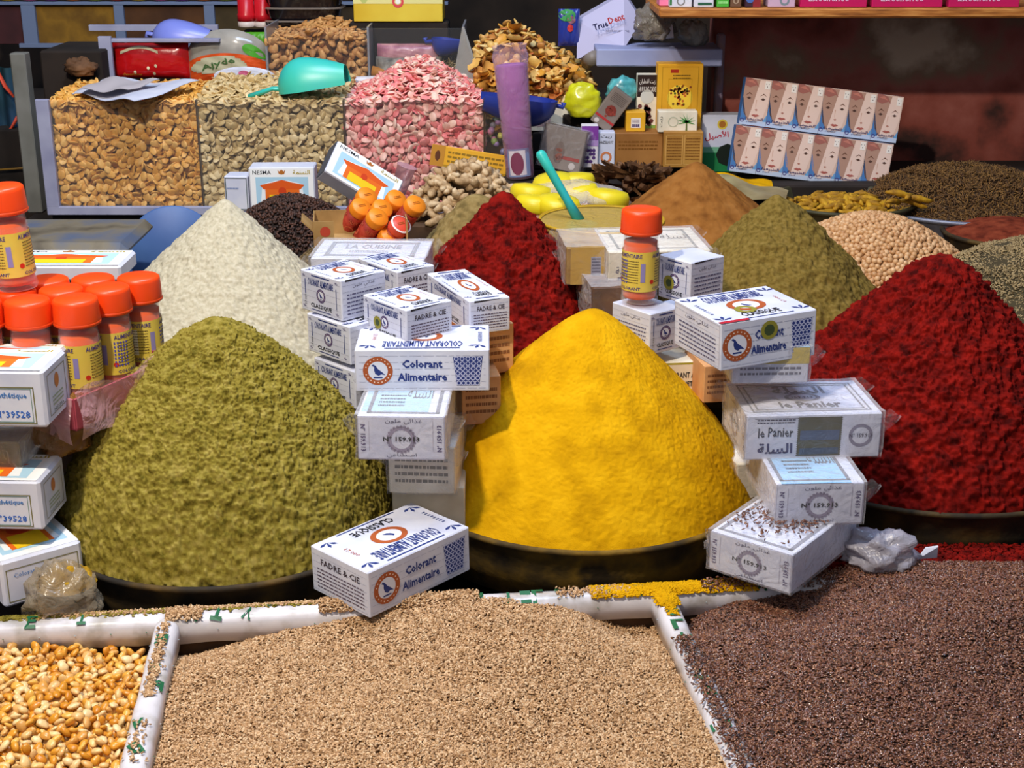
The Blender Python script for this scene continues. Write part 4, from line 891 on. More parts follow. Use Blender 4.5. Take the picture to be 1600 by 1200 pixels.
for k in range(5):
    L, W = rr.uniform(.040, .080), rr.uniform(.012, .022); cv = rr.uniform(.3, 1.3)
    mb = MB(); th = .0012
    for s in (0, 1): mb.grid(lambda u, v: (L * (u - .5) * (1 - .15 * (v - .5)), W * (v - .5) * (1 - .8 * (2 * u - 1) ** 4), cv * W * (v - .5) ** 2 * 2 + .008 * (u - .5) ** 2 * k + th * s + .0015 * math.sin(6 * u + 9 * v)), 10, 6, M_bark)
    me = bpy.data.meshes.new('bark_piece'); me.from_pydata(mb.v, [], mb.f); me.materials.append(M_bark); BK.append(me)
pile('bark_piece', 'curled dark brown bark piece in the pile behind the brown cone', 'bark piece', 'curled bark pieces', BK, 95, (.205, 2.405, .22), .105, .062, 6, .22, sq=.5)
tag(slab('bark_crate', .12, .30, 2.365, 2.42, .16, .215, Mb), 'dark crate beneath the curled bark pieces', 'crate')

# ---------------------------------------------------------------- cans, tub, yellow pots, spoon
M_canr = mat('can_red', '#a8321e', .5, cols=['#7e1c12', '#98281a', '#a83a26'], scale=90)
M_cano = mat('can_lid_orange', '#ee8a1e', .45); M_canp = mat('can_lid_pink', '#d8503c', .4)
axis = Vector((.50, -.52, .72)).normalized(); Q = axis.to_track_quat('Z', 'Y').to_matrix()
cans = [(575, 305, 0), (566, 322, 0), (599, 324, 0), (592, 338, 0), (621, 309, 0), (651, 318, 0), (627, 350, 1), (611, 366, 0)]
cl = ['uppermost left orange lidded red can in the carton', 'leftmost orange lidded can leaning over the carton edge', 'orange lidded can in the middle of the cluster', 'front orange lidded can of the cluster', 'orange lidded can behind the pink lidded one', 'rightmost orange lidded can beside the ginger', 'red can with white rimmed pinkish lid', 'lowest orange lid peeking over the wrapped box']
for i, (x, y, kd) in enumerate(cans):
    p = PY(x, y, 2.06 + .012 * (i < 2) - .02 * (i in (3, 6, 7)) + .03 * (i in (0, 4)))
    r = empty('spice_can', tuple(Vector(p) - axis * .078), Q.to_euler()); rad = .0152
    b = MB(); b.lathe([(rad - .001, 0), (rad, .001), (rad, .066)], M_canr, n=28)
    F = Face(b, lambda a, c, k: ((rad + k) * math.cos(a / rad), (rad + k) * math.sin(a / rad), .005 + c), 2 * PI * rad, .058)
    for o2 in (.05, .3, .55, .8): F.text('ALIM', o2 + .08, .82, .14, .14, '#c8684a'); F.disc(o2 + .08, .5, .14, '#c25a3e', 1, ri=.1, n=10); F.rect(o2, .12, o2 + .16, .28, '#3a1a1a', 1, 2)
    b.build('can_body', r)
    l = MB(); l.lathe([(rad + .0006, .064), (rad + .0010, .066), (rad + .0010, .076), (rad, .078), (.0001, .078)], M_canp if kd else M_cano, n=28)
    if kd: l.lathe([(rad + .001, .0775), (rad - .0012, .0787)], mat('can_rim_white', '#e8dcdc', .4), n=28, cap=False)
    G = Face(l, lambda a, c, k: (a - rad, c - rad, .078 + k), 2 * rad, 2 * rad); G.lines(.3, .45, .72, .62, 2, '#8a4a10', i, 1, .5)
    l.build('can_lid', r); tag(r, cl[i], 'can', 'red cans with flat lids')
M_kraft = mat('kraft', '#a8834e', .7, cols=['#8e6c3c', '#b8935c'], scale=20)
kb = MB(); c = PY(560, 372, 2.02); bw, bd, bh = .135, .075, .038
for dx, dy, sx_, sy_ in ((-bw / 2, 0, .002, bd), (bw / 2, 0, .002, bd), (-bw / 2 + .014, -bd / 2, .03, .002), (0, bd / 2, bw, .002)): kb.box((dx, dy, bh / 2), (sx_, sy_, bh), M_kraft)
kb.box((0, 0, .001), (bw, bd, .002), M_kraft); kb.box((-bw / 2 - .008, -.01, bh - .008), (.002, .05, .026), M_kraft, M=Matrix.Rotation(-.8, 3, 'Y'))
F = Face(kb, lambda a, b2, k: (a - bw / 2, -bd / 2 - .001 - k, b2), bw, bh); F.disc(.12, .6, .2, '#b0402c', 1)
o = kb.build('open_carton', loc=(c[0], c[1] + .03, c[2] - .01), rot=(0, 0, .12)); tag(o, 'open brown cardboard carton holding the red cans', 'carton')
tag(slab('carton_support', c[0] - .06, c[0] + .06, c[1] + .0, c[1] + .06, .045, c[2] - .011, Mb), 'dark support under the open carton of cans', 'support')
# tub with yellow rim
TUB = film('tub_film', '#c8a850', .55, .85, .35, .6, 40)
M_tubr = mat('tub_rim', '#b8921c', .5); tc_ = PY(940, 342, 1.97)
t = empty('yellow_tub', (tc_[0], tc_[1], tc_[2] - .085))
b = MB(); b.lathe([(.070, 0), (.084, .05), (.088, .083)], TUB, n=48); b.build('tub_wall', t)
b = MB(); b.lathe([(.088, .081), (.0905, .083), (.0895, .0865), (.086, .084)], M_tubr, n=48, cap=False); b.build('tub_rim', t)
b = MB(); b.lathe([(.0001, .035), (.04, .037), (.076, .030)], mat('tub_content', '#a89060', .8, cols=['#6a5a38', '#b8a268', '#d8c888'], scale=30), n=32, cap=False); b.build('tub_filling', t)
tag(t, 'translucent tub with dusty yellow rim behind the shaker jar', 'tub')
# yellow capped pots in a bag
M_ycap = mat('pot_yellow', '#e4d21c', .4, cols=['#d2b410', '#ecdf2c'], scale=12); M_pot = mat('pot_body', '#b8684c', .5, cols=['#a04830', '#caa890'], scale=14)
pots = [(826, 300, 2.17), (868, 284, 2.27), (834, 318, 2.10), (868, 318, 2.09), (908, 300, 2.18), (946, 308, 2.16), (900, 282, 2.28)]
pl = ['leftmost yellow capped pot in the clear bag', 'yellow capped pot at the back of the bag', 'yellow capped pot low at the left front of the bag', 'yellow capped pot beside the turquoise handle', 'yellow capped pot in the middle right of the bag', 'rightmost yellow capped pot in the bag', 'yellow capped pot behind the turquoise handle']
for i, (x, y, Y) in enumerate(pots):
    p = PY(x, y, Y); r = empty('capped_pot', (p[0], p[1], p[2] - .038), (rr.uniform(-.2, .2), rr.uniform(-.2, .2), 0))
    b = MB(); b.lathe([(.022, 0), (.026, .004), (.026, .024)], M_pot, n=24); b.build('pot_body', r)
    b = MB(); b.lathe([(.0262, .022), (.0285, .026), (.0285, .036), (.025, .043), (.012, .0455), (.0001, .046)], M_ycap, n=24); b.build('cap', r); tag(r, pl[i], 'pot', 'yellow capped pots'); r.scale = (1.18, 1.18, 1.1)
bag('plastic_bag', 'clear plastic bag around the yellow capped pots behind the rear red cone', tuple(PY(893, 345, 2.19)), (.088, .085, .034), film('pots_film', '#f4ece4', .16, .6, .12, 1., 25), 8, .12)
tag(slab('pot_crate', .0, .155, 2.12, 2.25, .045, PY(893, 345, 2.19)[2], Mb), 'dark crate beneath the bag of yellow capped pots', 'crate')
M_turq = mat('plastic_turquoise', '#2fb8b0', .35, cols=['#1f9ab4', '#3cc4a4'], scale=8)
b = MB(); a0, a1 = Vector(PY(905, 345, 1.98)), Vector(PY(842, 236, 1.99)); b.tube([a0, a0.lerp(a1, .3), a0.lerp(a1, .7), a0.lerp(a1, .96), a1], [.0085, .006, .0065, .0075, .004], M_turq, 14)
o = b.build('spoon_handle'); o.name = 'ladle_handle'
r = empty('turquoise_ladle', tuple(a0)); o.parent = r; o.location = -a0
b = MB(); b.lathe([(.0001, -.026), (.016, -.020), (.022, -.006), (.0225, .0), (.021, .0), (.020, -.006), (.014, -.018), (.0001, -.024)], M_turq, n=24); b.build('ladle_bowl', r, (.004, .01, -.006)); tag(r, 'turquoise plastic ladle stuck in the yellow rimmed tub', 'ladle')
# ---------------------------------------------------------------- back row: glass seed bins
M_seedO = dict(a='#9a5a14', b='#d08424')
def seedmats(nm, cols, rough=.5):
    return mat(nm + '_one', cols[1], rough, cols=cols, rnd='object', scale=130), mat(nm + '_mass', cols[1], rough, cols=cols, rnd='island', scale=130)
BX = np.array([[1, 0, 0], [0, 0, -1], [0, 1, 0]], float)   # lay grains against the front pane
def bin_fill(nm, mass, lab, lab2, cat, grp, X0, X1, Yf, Yb, Z0, Z1, top, bases, mats, step, n_ind=300, coremat=None):
    """seed against the pane and on top: 300 in front one by one, the rest as one mass"""
    P = []
    for j, z in enumerate(np.arange(Z0 + step * .4, Z1, step * .80)):
        for x in np.arange(X0 + (j % 2) * step / 2, X1, step):
            if z < top(x, Yf) - .002: P.append((min(max(x + RNG.uniform(-.35, .35) * step, X0 + step * .3), X1 - step * .3), Yf + RNG.uniform(0, .004), z + RNG.uniform(-.3, .3) * step))
    P = np.array(P); k = min(n_ind, len(P)); RNG.shuffle(P); ind, rest = P[:k], P[k:]
    B2 = np.array([[1, 0, 0], [0, 0, -1], [0, 1, 0]], float)
    individuals(nm, lab, cat, grp, ind, bases, mats[0], .5, .85, 1.15, B2)
    parts = []
    if len(rest): parts.append(grains(rest, bases[0], .5, basis=B2))
    L2 = P + np.array([0, step * .45, 0]) + RNG.uniform(-.4, .4, P.shape) * step * [1, .1, 1]; L2[:, 0] = L2[:, 0].clip(X0 + .003, X1 - .003); parts.append(grains(L2, bases[-1], .5, basis=B2))
    T = []
    for y in np.arange(Yf, Yb, step * .8):
        for x in np.arange(X0, X1, step * .9):
            for q in (0, 1):
                xx, yy = x + RNG.uniform(-.4, .4) * step, y + RNG.uniform(-.4, .4) * step; T.append((xx, yy, float(top(xx, yy)) - q * step * .35 + RNG.uniform(-.1, .2) * step))
    parts.append(grains(np.array(T), bases[0], .5)); V, F = join(parts)
    o = link(mass, npmesh(mass, V, F, mats[1])); tag(o, lab2, cat + 's', kind='stuff')
    g = MB(); cm = coremat or mats[1]; d = step * .9
    g.grid(lambda u, v: (X0 + (X1 - X0) * u, Yf + d + (Yb - Yf - d) * v, float(top(X0 + (X1 - X0) * u, Yf + (Yb - Yf) * v)) - d), 16, 10, cm)
    g.grid(lambda u, v: (X0 + (X1 - X0) * u, Yf + d, Z0 + (float(top(X0 + (X1 - X0) * u, Yf)) - d - Z0) * v), 16, 4, cm); g.build('bed', o)
YF = 2.50; z0b = PY(200, 322, YF)[2]; z1b = PY(200, 156, YF)[2]
xs = [PY(x, 240, YF)[0] for x in (88, 313, 540, 757, 800)]
seedA = [blob(.0092, .0072, .0017, 9, 6, .12, .07, 1), blob(.0084, .0070, .0020, 9, 6, .0, .08, 4)]
m1 = seedmats('orange_seed', ['#d49436', '#e8ac50', '#f0be6c', '#dc9e40']); m2 = seedmats('tan_seed', ['#bc9e66', '#d4b880', '#e4cc9c', '#c8aa70']); m3 = seedmats('pink_seed', ['#f09890', '#e8787a', '#f6beb0', '#f8d8c4', '#e06068'])
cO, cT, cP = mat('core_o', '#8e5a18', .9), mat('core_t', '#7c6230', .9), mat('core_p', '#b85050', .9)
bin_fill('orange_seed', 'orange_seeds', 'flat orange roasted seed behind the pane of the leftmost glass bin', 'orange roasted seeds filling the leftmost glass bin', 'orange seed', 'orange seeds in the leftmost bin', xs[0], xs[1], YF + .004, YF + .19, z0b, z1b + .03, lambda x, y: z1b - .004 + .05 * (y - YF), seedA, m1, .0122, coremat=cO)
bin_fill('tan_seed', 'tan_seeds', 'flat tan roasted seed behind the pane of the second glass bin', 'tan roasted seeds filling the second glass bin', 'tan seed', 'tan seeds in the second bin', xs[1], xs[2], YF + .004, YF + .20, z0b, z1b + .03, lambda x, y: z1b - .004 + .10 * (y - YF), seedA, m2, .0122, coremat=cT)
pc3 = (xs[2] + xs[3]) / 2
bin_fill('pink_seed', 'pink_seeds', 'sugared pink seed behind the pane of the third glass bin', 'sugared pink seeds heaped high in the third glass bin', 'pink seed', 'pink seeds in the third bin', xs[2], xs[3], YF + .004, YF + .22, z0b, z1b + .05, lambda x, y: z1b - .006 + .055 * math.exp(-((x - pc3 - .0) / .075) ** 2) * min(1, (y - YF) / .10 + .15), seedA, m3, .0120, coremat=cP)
M_cand = mat('candy', '#88a0a8', .4, cols=['#5aa0b8', '#c8b84a', '#6a8a4a', '#9a7ab0', '#c87a90', '#5a90c0', '#d8d060'], rnd='object', scale=50)
candP = [(RNG.uniform(xs[3] + .006, xs[4]), YF + .006 + RNG.uniform(0, .01), z) for z in np.arange(z0b + .02, z1b - .02, .0035)]
individuals('sugared_candy', 'small coloured sugared candy in the narrow bin right of the pink seeds', 'candy', 'coloured candies in the narrow bin', np.array(candP), [blob(.0062, .0058, .0056, 8, 6)], M_cand, 1.)
fb = empty('glass_seed_bin_rack', (xs[0], YF, z0b - .012)); tag(fb, 'long glass fronted rack of seed bins with grey metal trim', 'bin rack')
def part(nm, x0, x1, y0, y1, z0, z1, m, bev=.001):
    b = MB(); b.box(((x0 + x1) / 2 - xs[0], (y0 + y1) / 2 - YF, (z0 + z1) / 2 - z0b + .012), (x1 - x0, y1 - y0, z1 - z0), m, bev=bev); return b.build(nm, fb)
part('bottom_trim', xs[0] - .024, xs[4] + .02, YF - .012, YF - .001, z0b - .014, z0b + .001, M_metal)
part('left_post', xs[0] - .024, xs[0] - .001, YF - .012, YF - .0008, z0b, z1b + .002, M_metal)
part('base_board', xs[0] - .024, xs[4] + .02, YF, YF + .2, z0b - .014, z0b - .002, M_metal)
for i in range(3): part('pane', xs[i] + .001, xs[i + 1] - .001, YF - .0085, YF - .0055, z0b, z1b, GLASS, 0)
part('pane', xs[3] + .001, xs[4] + .02, YF - .0085, YF - .0055, z0b, z1b, GLASS, 0)
M_div = mat('divider_dark', '#4a3c30', .3)
for i in (1, 2, 3): part('divider', xs[i] - .0016, xs[i] + .0016, YF - .005, YF + .19, z0b, z1b, M_div, 0)
tag(slab('bin_riser', xs[0] - .02, xs[4] + .01, YF + .0, YF + .19, .16, z0b - .0145, M_dark), 'dark riser under the glass seed bin rack', 'riser')
tag(slab('goods_riser', xs[4] + .03, 1.6, 2.455, 2.70, .16, .243, M_dark), 'dark riser under the cosmetic boxes along the wall', 'riser')
# printed rod lying behind the front bins
b = MB(); ra, rb_ = Vector(PY(262, 136, 2.735)), Vector(PY(735, 122, 2.735)); b.tube([ra, rb_], .0095, M_tape, 12)
F = Face(b, lambda a, c, k: tuple(ra + (rb_ - ra) * (a / .6) + Vector((0, -math.sin(c / .0095) * (.0095 + k), math.cos(c / .0095) * (.0095 + k)))), .6, .024)
for i in range(46): F.rect(i / 46, .0, i / 46 + .0025, 1, '#5a5a5c', 1)
for i, ch in enumerate('VENTILATA'): F.text(ch, .10 + i * .1, .5, .03, .6, '#17603c', 15, lay=2)
o = b.build('printed_rod'); tag(o, 'thin white rod wrapped in printed tape behind the seed bins', 'rod')
# ---- second row of bins
Y2 = 2.78; Z2 = .302; X = lambda px, y=90, Y=Y2: PY(px, y, Y)[0]; Z = lambda py, Y=Y2: PY(400, py, Y)[2]
alm = [blob(.0105, .0075, .0038, 8, 6, .3, .12, 2), blob(.0095, .0072, .0042, 8, 6, .2, .15, 6)]
m4 = seedmats('almond', ['#b87c40', '#cc9454', '#dca868', '#a87038'], .6)
ax0, ax1 = X(420), X(574)
bin_fill('almond', 'almonds', 'orange brown almond behind the pane of the rear bin', 'almonds filling the rear bin behind the turquoise scoop', 'almond', 'almonds in the rear bin', ax0, ax1, Y2 + .004, Y2 + .15, Z(150), Z(55), lambda x, y: Z(66) + .022 * math.exp(-((x - (ax0 + ax1) / 2 - .01) / .06) ** 2) + .06 * (y - Y2), alm, m4, .0165, 250, coremat=mat('core_a', '#6a4018', .9))
m5 = seedmats('crisp', ['#d8a03c', '#cf8e34', '#e0b868', '#b8602a', '#dcae58', '#e8cf90'], .5)
def chip():
    mb = MB(); 
    for s in (0, 1): mb.grid(lambda u, v: ((u - .5) * .034 * (1 - .5 * (2 * v - 1) ** 2), (v - .5) * .022, .02 * (u - .5) ** 2 * 8 * .1 + .012 * (v - .5) ** 2 + .0014 * s), 6, 6, m5[0])
    V = np.array(mb.v); F = np.array(mb.f); return V, np.concatenate([F[:, [0, 1, 2]], F[:, [0, 2, 3]]])
snx0, snx1 = X(748), X(905, 90, 2.70)
hm = lambda x, y: PY(800, 120, 2.70)[2] + .085 * max(0, 1 - abs((x - X(800)) / .14)) * min(1, .2 + (y - 2.64) / .12)
SP = []
for y in np.arange(2.63, 2.86, .0135):
    for x in np.arange(snx0 + .0, snx1 + .02, .0145): SP.append((x + RNG.uniform(-.006, .006), y + RNG.uniform(-.006, .006), hm(x, y) + RNG.uniform(-.004, .006)))
for x in np.arange(snx0 + .0, snx1 + .02, .013):
    for q in np.arange(0, 1, .09): SP.append((x + RNG.uniform(-.005, .005), 2.627 + RNG.uniform(-.002, .004), .30 + (hm(x, 2.63) - .30) * q))
SP = np.array(SP); 
sxx, syy = screen(SP); SP = SP[np.argsort((sxx > 912) * 1e3 + (SP[:, 1] - 2.63) * 10 + RNG.uniform(0, .6, len(SP)))]; snack_rest = SP[300:]
individuals('crisp_piece', 'pale yellow crisp or nut in the mixed snack heap at the back', 'snack piece', 'mixed snack pieces', SP[:300], [chip(), blob(.008, .007, .0066, 8, 6, .0, .1), chip(), blob(.014, .005, .0025, 6, 5, .3, .2)], m5[0], .5, .7, 1.15)
V, F = grains(snack_rest, blob(.012, .008, .003, 7, 5, .2, .15), .5); o = link('crisp_pieces', npmesh('crisp_pieces', V, F, m5[1])); tag(o, 'mixed crisps and nuts of the snack heap behind the foremost ones', 'snack pieces', kind='stuff')
g = MB(); g.grid(lambda u, v: (snx0 + (snx1 - snx0 + .03) * u, 2.63 + .23 * v, hm(snx0 + (snx1 - snx0 + .03) * u, 2.63 + .23 * v) - .008), 18, 12, mat('core_s', '#7a4c18', .9)); g.grid(lambda u, v: (snx0 + (snx1 - snx0 + .03) * u, 2.63, .2435 + (hm(snx0 + (snx1 - snx0 + .03) * u, 2.63) - .2435 - .008) * v), 18, 4, mat('core_s', '#7a4c18', .9))
o = g.build('snack_heap_bed'); tag(o, 'crumbs and broken crisps beneath the mixed snack heap', 'snack crumbs', kind='stuff')
rk = empty('rear_bin_rack', (X(160), Y2, Z2)); tag(rk, 'rear row of glass bins standing on the back bench', 'bin rack')
def rpart(nm, x0, x1, y0, y1, z0, z1, m, bev=.001):
    o = rk.location; b = MB(); b.box(((x0 + x1) / 2 - o.x, (y0 + y1) / 2 - o.y, (z0 + z1) / 2 - o.z), (x1 - x0, y1 - y0, z1 - z0), m, bev=bev); return b.build(nm, rk)
rpart('left_post', X(158), X(178), Y2 - .012, Y2 - .002, Z2 + .002, Z(56), M_metal)
rpart('bottom_trim', X(158), X(905), Y2 - .010, Y2 - .001, Z2 - .001, Z(128), M_metal)
rpart('top_bar', X(160), X(345), Y2 - .006, Y2 + .012, Z(66), Z(60), M_metal)
rpart('rear_bar', X(145, 90, 2.95), X(345, 90, 2.95), 2.94, 2.95, PY(250, 48, 2.95)[2], PY(250, 38, 2.95)[2], M_metal)
for a, c in ((417, 576), (576, 722)): rpart('pane', X(a), X(c), Y2 - .004, Y2 - .001, Z(126), Z(44), GLASS, 0)
for a in (417, 576, 724): rpart('divider', X(a) - .002, X(a) + .002, Y2, Y2 + .16, Z(126), Z(42), mat('divider_light', '#8a8a90', .3), 0)
# crumpled packs in the left rear bin
def pack(nm, label, px0, px1, py0, py1, Y, m, deco, cat='pack', th=.03, arch=.0, tiltz=0):
    p0, p1 = PY(px0, py1, Y), PY(px1, py0, Y); w, h = p1[0] - p0[0], p1[2] - p0[2]; b = MB()
    prof = lambda u, v: th * (1 - abs(2 * u - 1) ** 3) ** .5 * (1 - abs(2 * v - 1) ** 3) ** .5 if 0 < u < 1 and 0 < v < 1 else 0
    zz = lambda u, v: v * h * (1 + arch * (math.sin(PI * min(max(u, 0), 1)) ** .6 - 1)) 
    jig = lambda u, v: .0012 * math.sin(23 * u + 11 * v) * math.sin(17 * v)
    b.grid(lambda u, v: (u * w, -prof(u, v) / 2 + jig(u, v), zz(u, v)), 22, 14, m); b.grid(lambda u, v: (u * w, prof(u, v) / 2 + .001, zz(u, v)), 22, 14, m)
    F = Face(b, lambda a, c, k: (a, -prof(a / w, c / h) / 2 + jig(a / w, c / h) - k * 2.2, zz(a / w, c / h)), w, h); deco(F)
    o = b.build(nm, loc=tuple(p0)); o.rotation_euler = (0, tiltz, 0); return tag(o, label, cat)
def dgrid(F, x0, x1, y0, y1, col, lay=1):     # band drawn in small tiles that follow the pillow
    for i in range(16):
        for j in range(10): F.rect(x0 + (x1 - x0) * i / 16, y0 + (y1 - y0) * j / 10, x0 + (x1 - x0) * (i + 1) / 16, y0 + (y1 - y0) * (j + 1) / 10, col, lay)
def oval(F, cx, cy, rx, ry, col, lay): F.P([(cx * F.w, cy * F.h)] + [((cx + rx * math.cos(t)) * F.w, (cy + ry * math.sin(t)) * F.h) for t in np.linspace(0, 2 * PI, 24, endpoint=False)], [(0, 1 + k, 1 + (k + 1) % 24) for k in range(24)], ink(col), lay)
def dred(F):
    F.P([((.12 + .5 * t) * F.w, (.78 + .16 * math.sin(3 * t)) * F.h) for t in np.linspace(0, 1, 9)] + [((.62 - .5 * t) * F.w, (.70 + .16 * math.sin(3 * (1 - t))) * F.h) for t in np.linspace(0, 1, 9)], [(i, i + 1, 16 - i, 17 - i) for i in range(8)], ink('#d8d0b0'), 4)
    for x, y in ((.30, .2), (.48, .32), (.55, .16), (.58, .38)): oval(F, x, y, .018, .05, '#e8d8b0', 4)
    F.text('chocolatier', .26, .14, .26, .07, '#e0a030', lay=4)
pack('foil_pack', 'shiny red foil pack behind the leftmost glass bin', 180, 294, 67, 122, Y2 + .03, mat('foil_red', '#c01418', .22, coat=.6, bump=.5, bscale=40), dred, th=.035)
def dora(F):
    dgrid(F, .02, .98, .03, .60, '#d8521c', 2); [dgrid(F, .40 - .36 * c_, .40 + .36 * c_, .40 - .17 * q_, .40 - .17 * q_ + .0345, '#b8b494', 4) for q_, c_ in [(t_, math.sqrt(max(0, 1 - (t_ - .1) ** 2))) for t_ in np.arange(-.9, 1.01, .2)]]; F.text('Ajyde', .40, .41, .44, .14, '#4a6a3a', 12, bold=.02, lay=9)
    oval(F, .85, .72, .14, .12, '#4a9a2a', 3)
pack('crisp_pack', 'domed clear and orange snack pack with oval logo beside the red foil pack', 298, 416, 45, 133, Y2 + .03, mat('pack_clear', '#9a948c', .2, cols=['#8a867e', '#b0aaa0'], scale=20, coat=.7), dora, th=.05, arch=.35)
pack('napkin_leaflet', 'white printed leaflet lying against the orange snack pack', 335, 428, 104, 128, Y2 - .02, M_white, lambda F: (oval(F, .5, .6, .09, .16, '#c05a7a', 4), F.lines(.1, .2, .9, .35, 1, '#6a6aa0', 3)), 'leaflet', .004, .5)
pack('green_sachet', 'bright green sachet tucked behind the orange snack pack', 385, 417, 50, 80, Y2 + .09, mat('green_sachet', '#4f9a1e', .4), lambda F: None, 'sachet', .02)
pack('purple_sachet_bundle', 'bundle of violet pink sachets in the middle rear bin', 590, 690, 68, 96, Y2 + .04, mat('sachet_violet', '#7a4658', .35, cols=['#7a4a5a', '#b07080', '#d09a9c'], scale=30, coat=.4), lambda F: None, 'sachets', .04)
pack('grey_sachet_bundle', 'bundle of crinkled grey clear sachets below the violet ones', 588, 690, 88, 118, Y2 + .03, mat('sachet_grey', '#5c564e', .25, cols=['#55504a', '#8e887e', '#b8b4aa'], scale=40, coat=.6, bump=.6, bscale=80), lambda F: None, 'sachets', .04)
b = MB(); b.tube([PY(581, 112, Y2 + .02), PY(612, 117, Y2 + .02)], [.012, .008], mat('stick_orange', '#b8762a', .6), 10); tag(b.build('orange_stick'), 'orange brown stick lying in the middle rear bin', 'stick')
M_str = mat('straw', '#a08a5c', .8, cols=['#7a6840', '#b8a070'], rnd='island', scale=80)
V, F = grains(np.stack([RNG.uniform(X(660), X(735), 420), RNG.uniform(Y2 + .01, Y2 + .08, 420), RNG.uniform(Z(126), Z(100), 420)], 1), blob(.014, .0013, .0008, 4, 4), .6); o = link('dried_stalks', npmesh('dried_stalks', V, F, M_str)); tag(o, 'pale dried stalks heaped in the middle rear bin', 'dried stalks', kind='stuff')
# triangular pane left of the snack heap
b = MB(); p = [PY(722, 42, Y2 - .01), PY(708, 124, Y2 - .03), PY(748, 124, Y2 - .09)]; q = [v + np.array([.004, .004, 0]) for v in p]
b.add(p + q, [(0, 1, 2), (5, 4, 3), (0, 3, 4, 1), (1, 4, 5, 2), (2, 5, 3, 0)], film('frosted', '#b8b4ac', .45, .7, .3, .2, 30)); tag(b.build('glass_side_pane'), 'frosted triangular glass pane beside the mixed snack heap', 'pane')
# ---- scoops
def scoop(nm, label, p, rz, L, W, Hh, m, up=False, handle=.05, tilt=(0, 0)):
    r = empty(nm, tuple(p), (tilt[0], tilt[1], rz)); s = 1 if up else -1
    b = MB()
    for k, (g, off) in enumerate(((1, 0), (.93, -.0015))):
        def fn(u, v):      # u along from the back to the lip, v around the half shell
            a = PI * v; e = (1 - (1 - min(1, u * 2.6)) ** 2) ** .5 if u < .385 else 1 - .42 * ((u - .385) / .615) ** 1.6
            return (L * u * g + (0 if k == 0 else .002), W / 2 * e * g * math.cos(a), -s * (Hh * e * g * math.sin(a)))
        b.grid(fn, 22, 17, m)
    b.build('scoop_bowl', r)
    h = MB(); h.tube([(.012, 0, -s * .006), (-.01, 0, -s * .010), (-handle, 0, -s * .002)], [.0075, .0065, .009], m, 10, .6); h.build('scoop_handle', r)
    return tag(r, label, 'scoop')
M_tq = mat('scoop_turquoise', '#35c0b0', .35, cols=['#2bb4b8', '#48c8a4'], scale=6, spec=.5)
M_bl = mat('scoop_blue', '#2c3f9a', .35); M_lv = mat('scoop_lavender', '#7a86d8', .32, spec=.5)
scoop('turquoise_scoop', 'turquoise plastic scoop lying upside down on the tan seed bin', PY(436, 146, 2.53), -.12, .128, .080, .056, M_tq, tilt=(0, -.16), handle=.055)
scoop('lavender_scoop', 'lavender plastic scoop lying upside down on the rear bin frame', PY(238, 60, 2.83), -.1, .118, .070, .040, M_lv, handle=.01, tilt=(0, .05))
scoop('blue_scoop', 'dark blue scoop lying open behind the purple powder roll', PY(872, 158, 2.52), PI + .15, .135, .085, .050, M_bl, up=True, tilt=(0, -.12), handle=.01)
scoop('blue_scoop', 'small dark blue scoop stuck in the middle rear bin', PY(674, 58, Y2 + .03), 0, .058, .052, .034, M_bl, up=True, tilt=(0, .1), handle=.012)
# ---------------------------------------------------------------- paper, purple roll, small boxes on the riser
b = MB()
def sheet(b, pts, m, fold=.004, th=.0006):
    """a crumpled sheet through four corners, with thickness"""
    a, c, d, e = [np.array(p) for p in pts]
    for s in (0, 1): b.grid(lambda u, v: tuple((a * (1 - u) + c * u) * (1 - v) + (e * (1 - u) + d * u) * v + np.array([0, 0, fold * math.sin(9 * u + 3 * v) * math.sin(4 * v + 1) + th * s])), 14, 8, m)
zt = z1b + .006
sheet(b, [PZ(112, 148, zt), PZ(210, 160, zt), PZ(312, 128, zt + .016), PZ(160, 124, zt + .012)], M_white, .005); tag(b.build('paper_sheet'), 'crumpled white paper sheet on top of the leftmost seed bin', 'paper')
b = MB(); sheet(b, [PZ(120, 142, zt + .012), PZ(200, 142, zt + .012), PZ(250, 126, zt + .02), PZ(165, 122, zt + .02)], mat('paper_grey', '#b8b0b4', .6), .004); tag(b.build('paper_sheet'), 'greyish paper sheet under the white one on the leftmost seed bin', 'paper')
M_pur = mat('purple_powder', '#9a5a9c', .8, cols=['#8a4c90', '#a868a4'], scale=20); M_purf = film('roll_film', '#e8c8e0', .10, .6, .08, .8, 30)
pb0 = PY(813, 276, 2.40); r = empty('purple_powder_roll', tuple(pb0), (0, -.085, 0))
b = MB(); b.lathe([(.020, 0), (.0225, .004), (.0245, .10), (.027, .188), (.025, .190), (.0001, .191)], M_pur, n=32); b.build('powder_column', r)
b = MB(); b.lathe([(.022, -.001), (.0240, .003), (.0262, .10), (.029, .19), (.031, .205), (.027, .215), (.030, .222)], M_purf, n=32, cap=False); b.build('plastic_sleeve', r)
b = MB(); F = Face(b, lambda a, c, k: ((.0246 + .00002 + k) * math.sin((a - .02) / .0242), -(.0246 + k) * math.cos((a - .02) / .0242), .004 + c), .040, .048)
F.rect(0, 0, 1, 1, '#7c88b0', 1, 8); F.rect(.08, .06, .80, .94, '#d0c4cc', 2, 8); [F.rect(.42 - .28 * math.sqrt(1 - t_ * t_), .48 + .40 * t_ - .021, .42 + .28 * math.sqrt(1 - t_ * t_), .48 + .40 * t_ + .021, '#7c3c54', 4, 8) for t_ in np.arange(-.95, .96, .1)]; b.build('picture_label', r)
tag(r, 'tall purple powder roll in a clear plastic sleeve with picture label', 'powder roll')
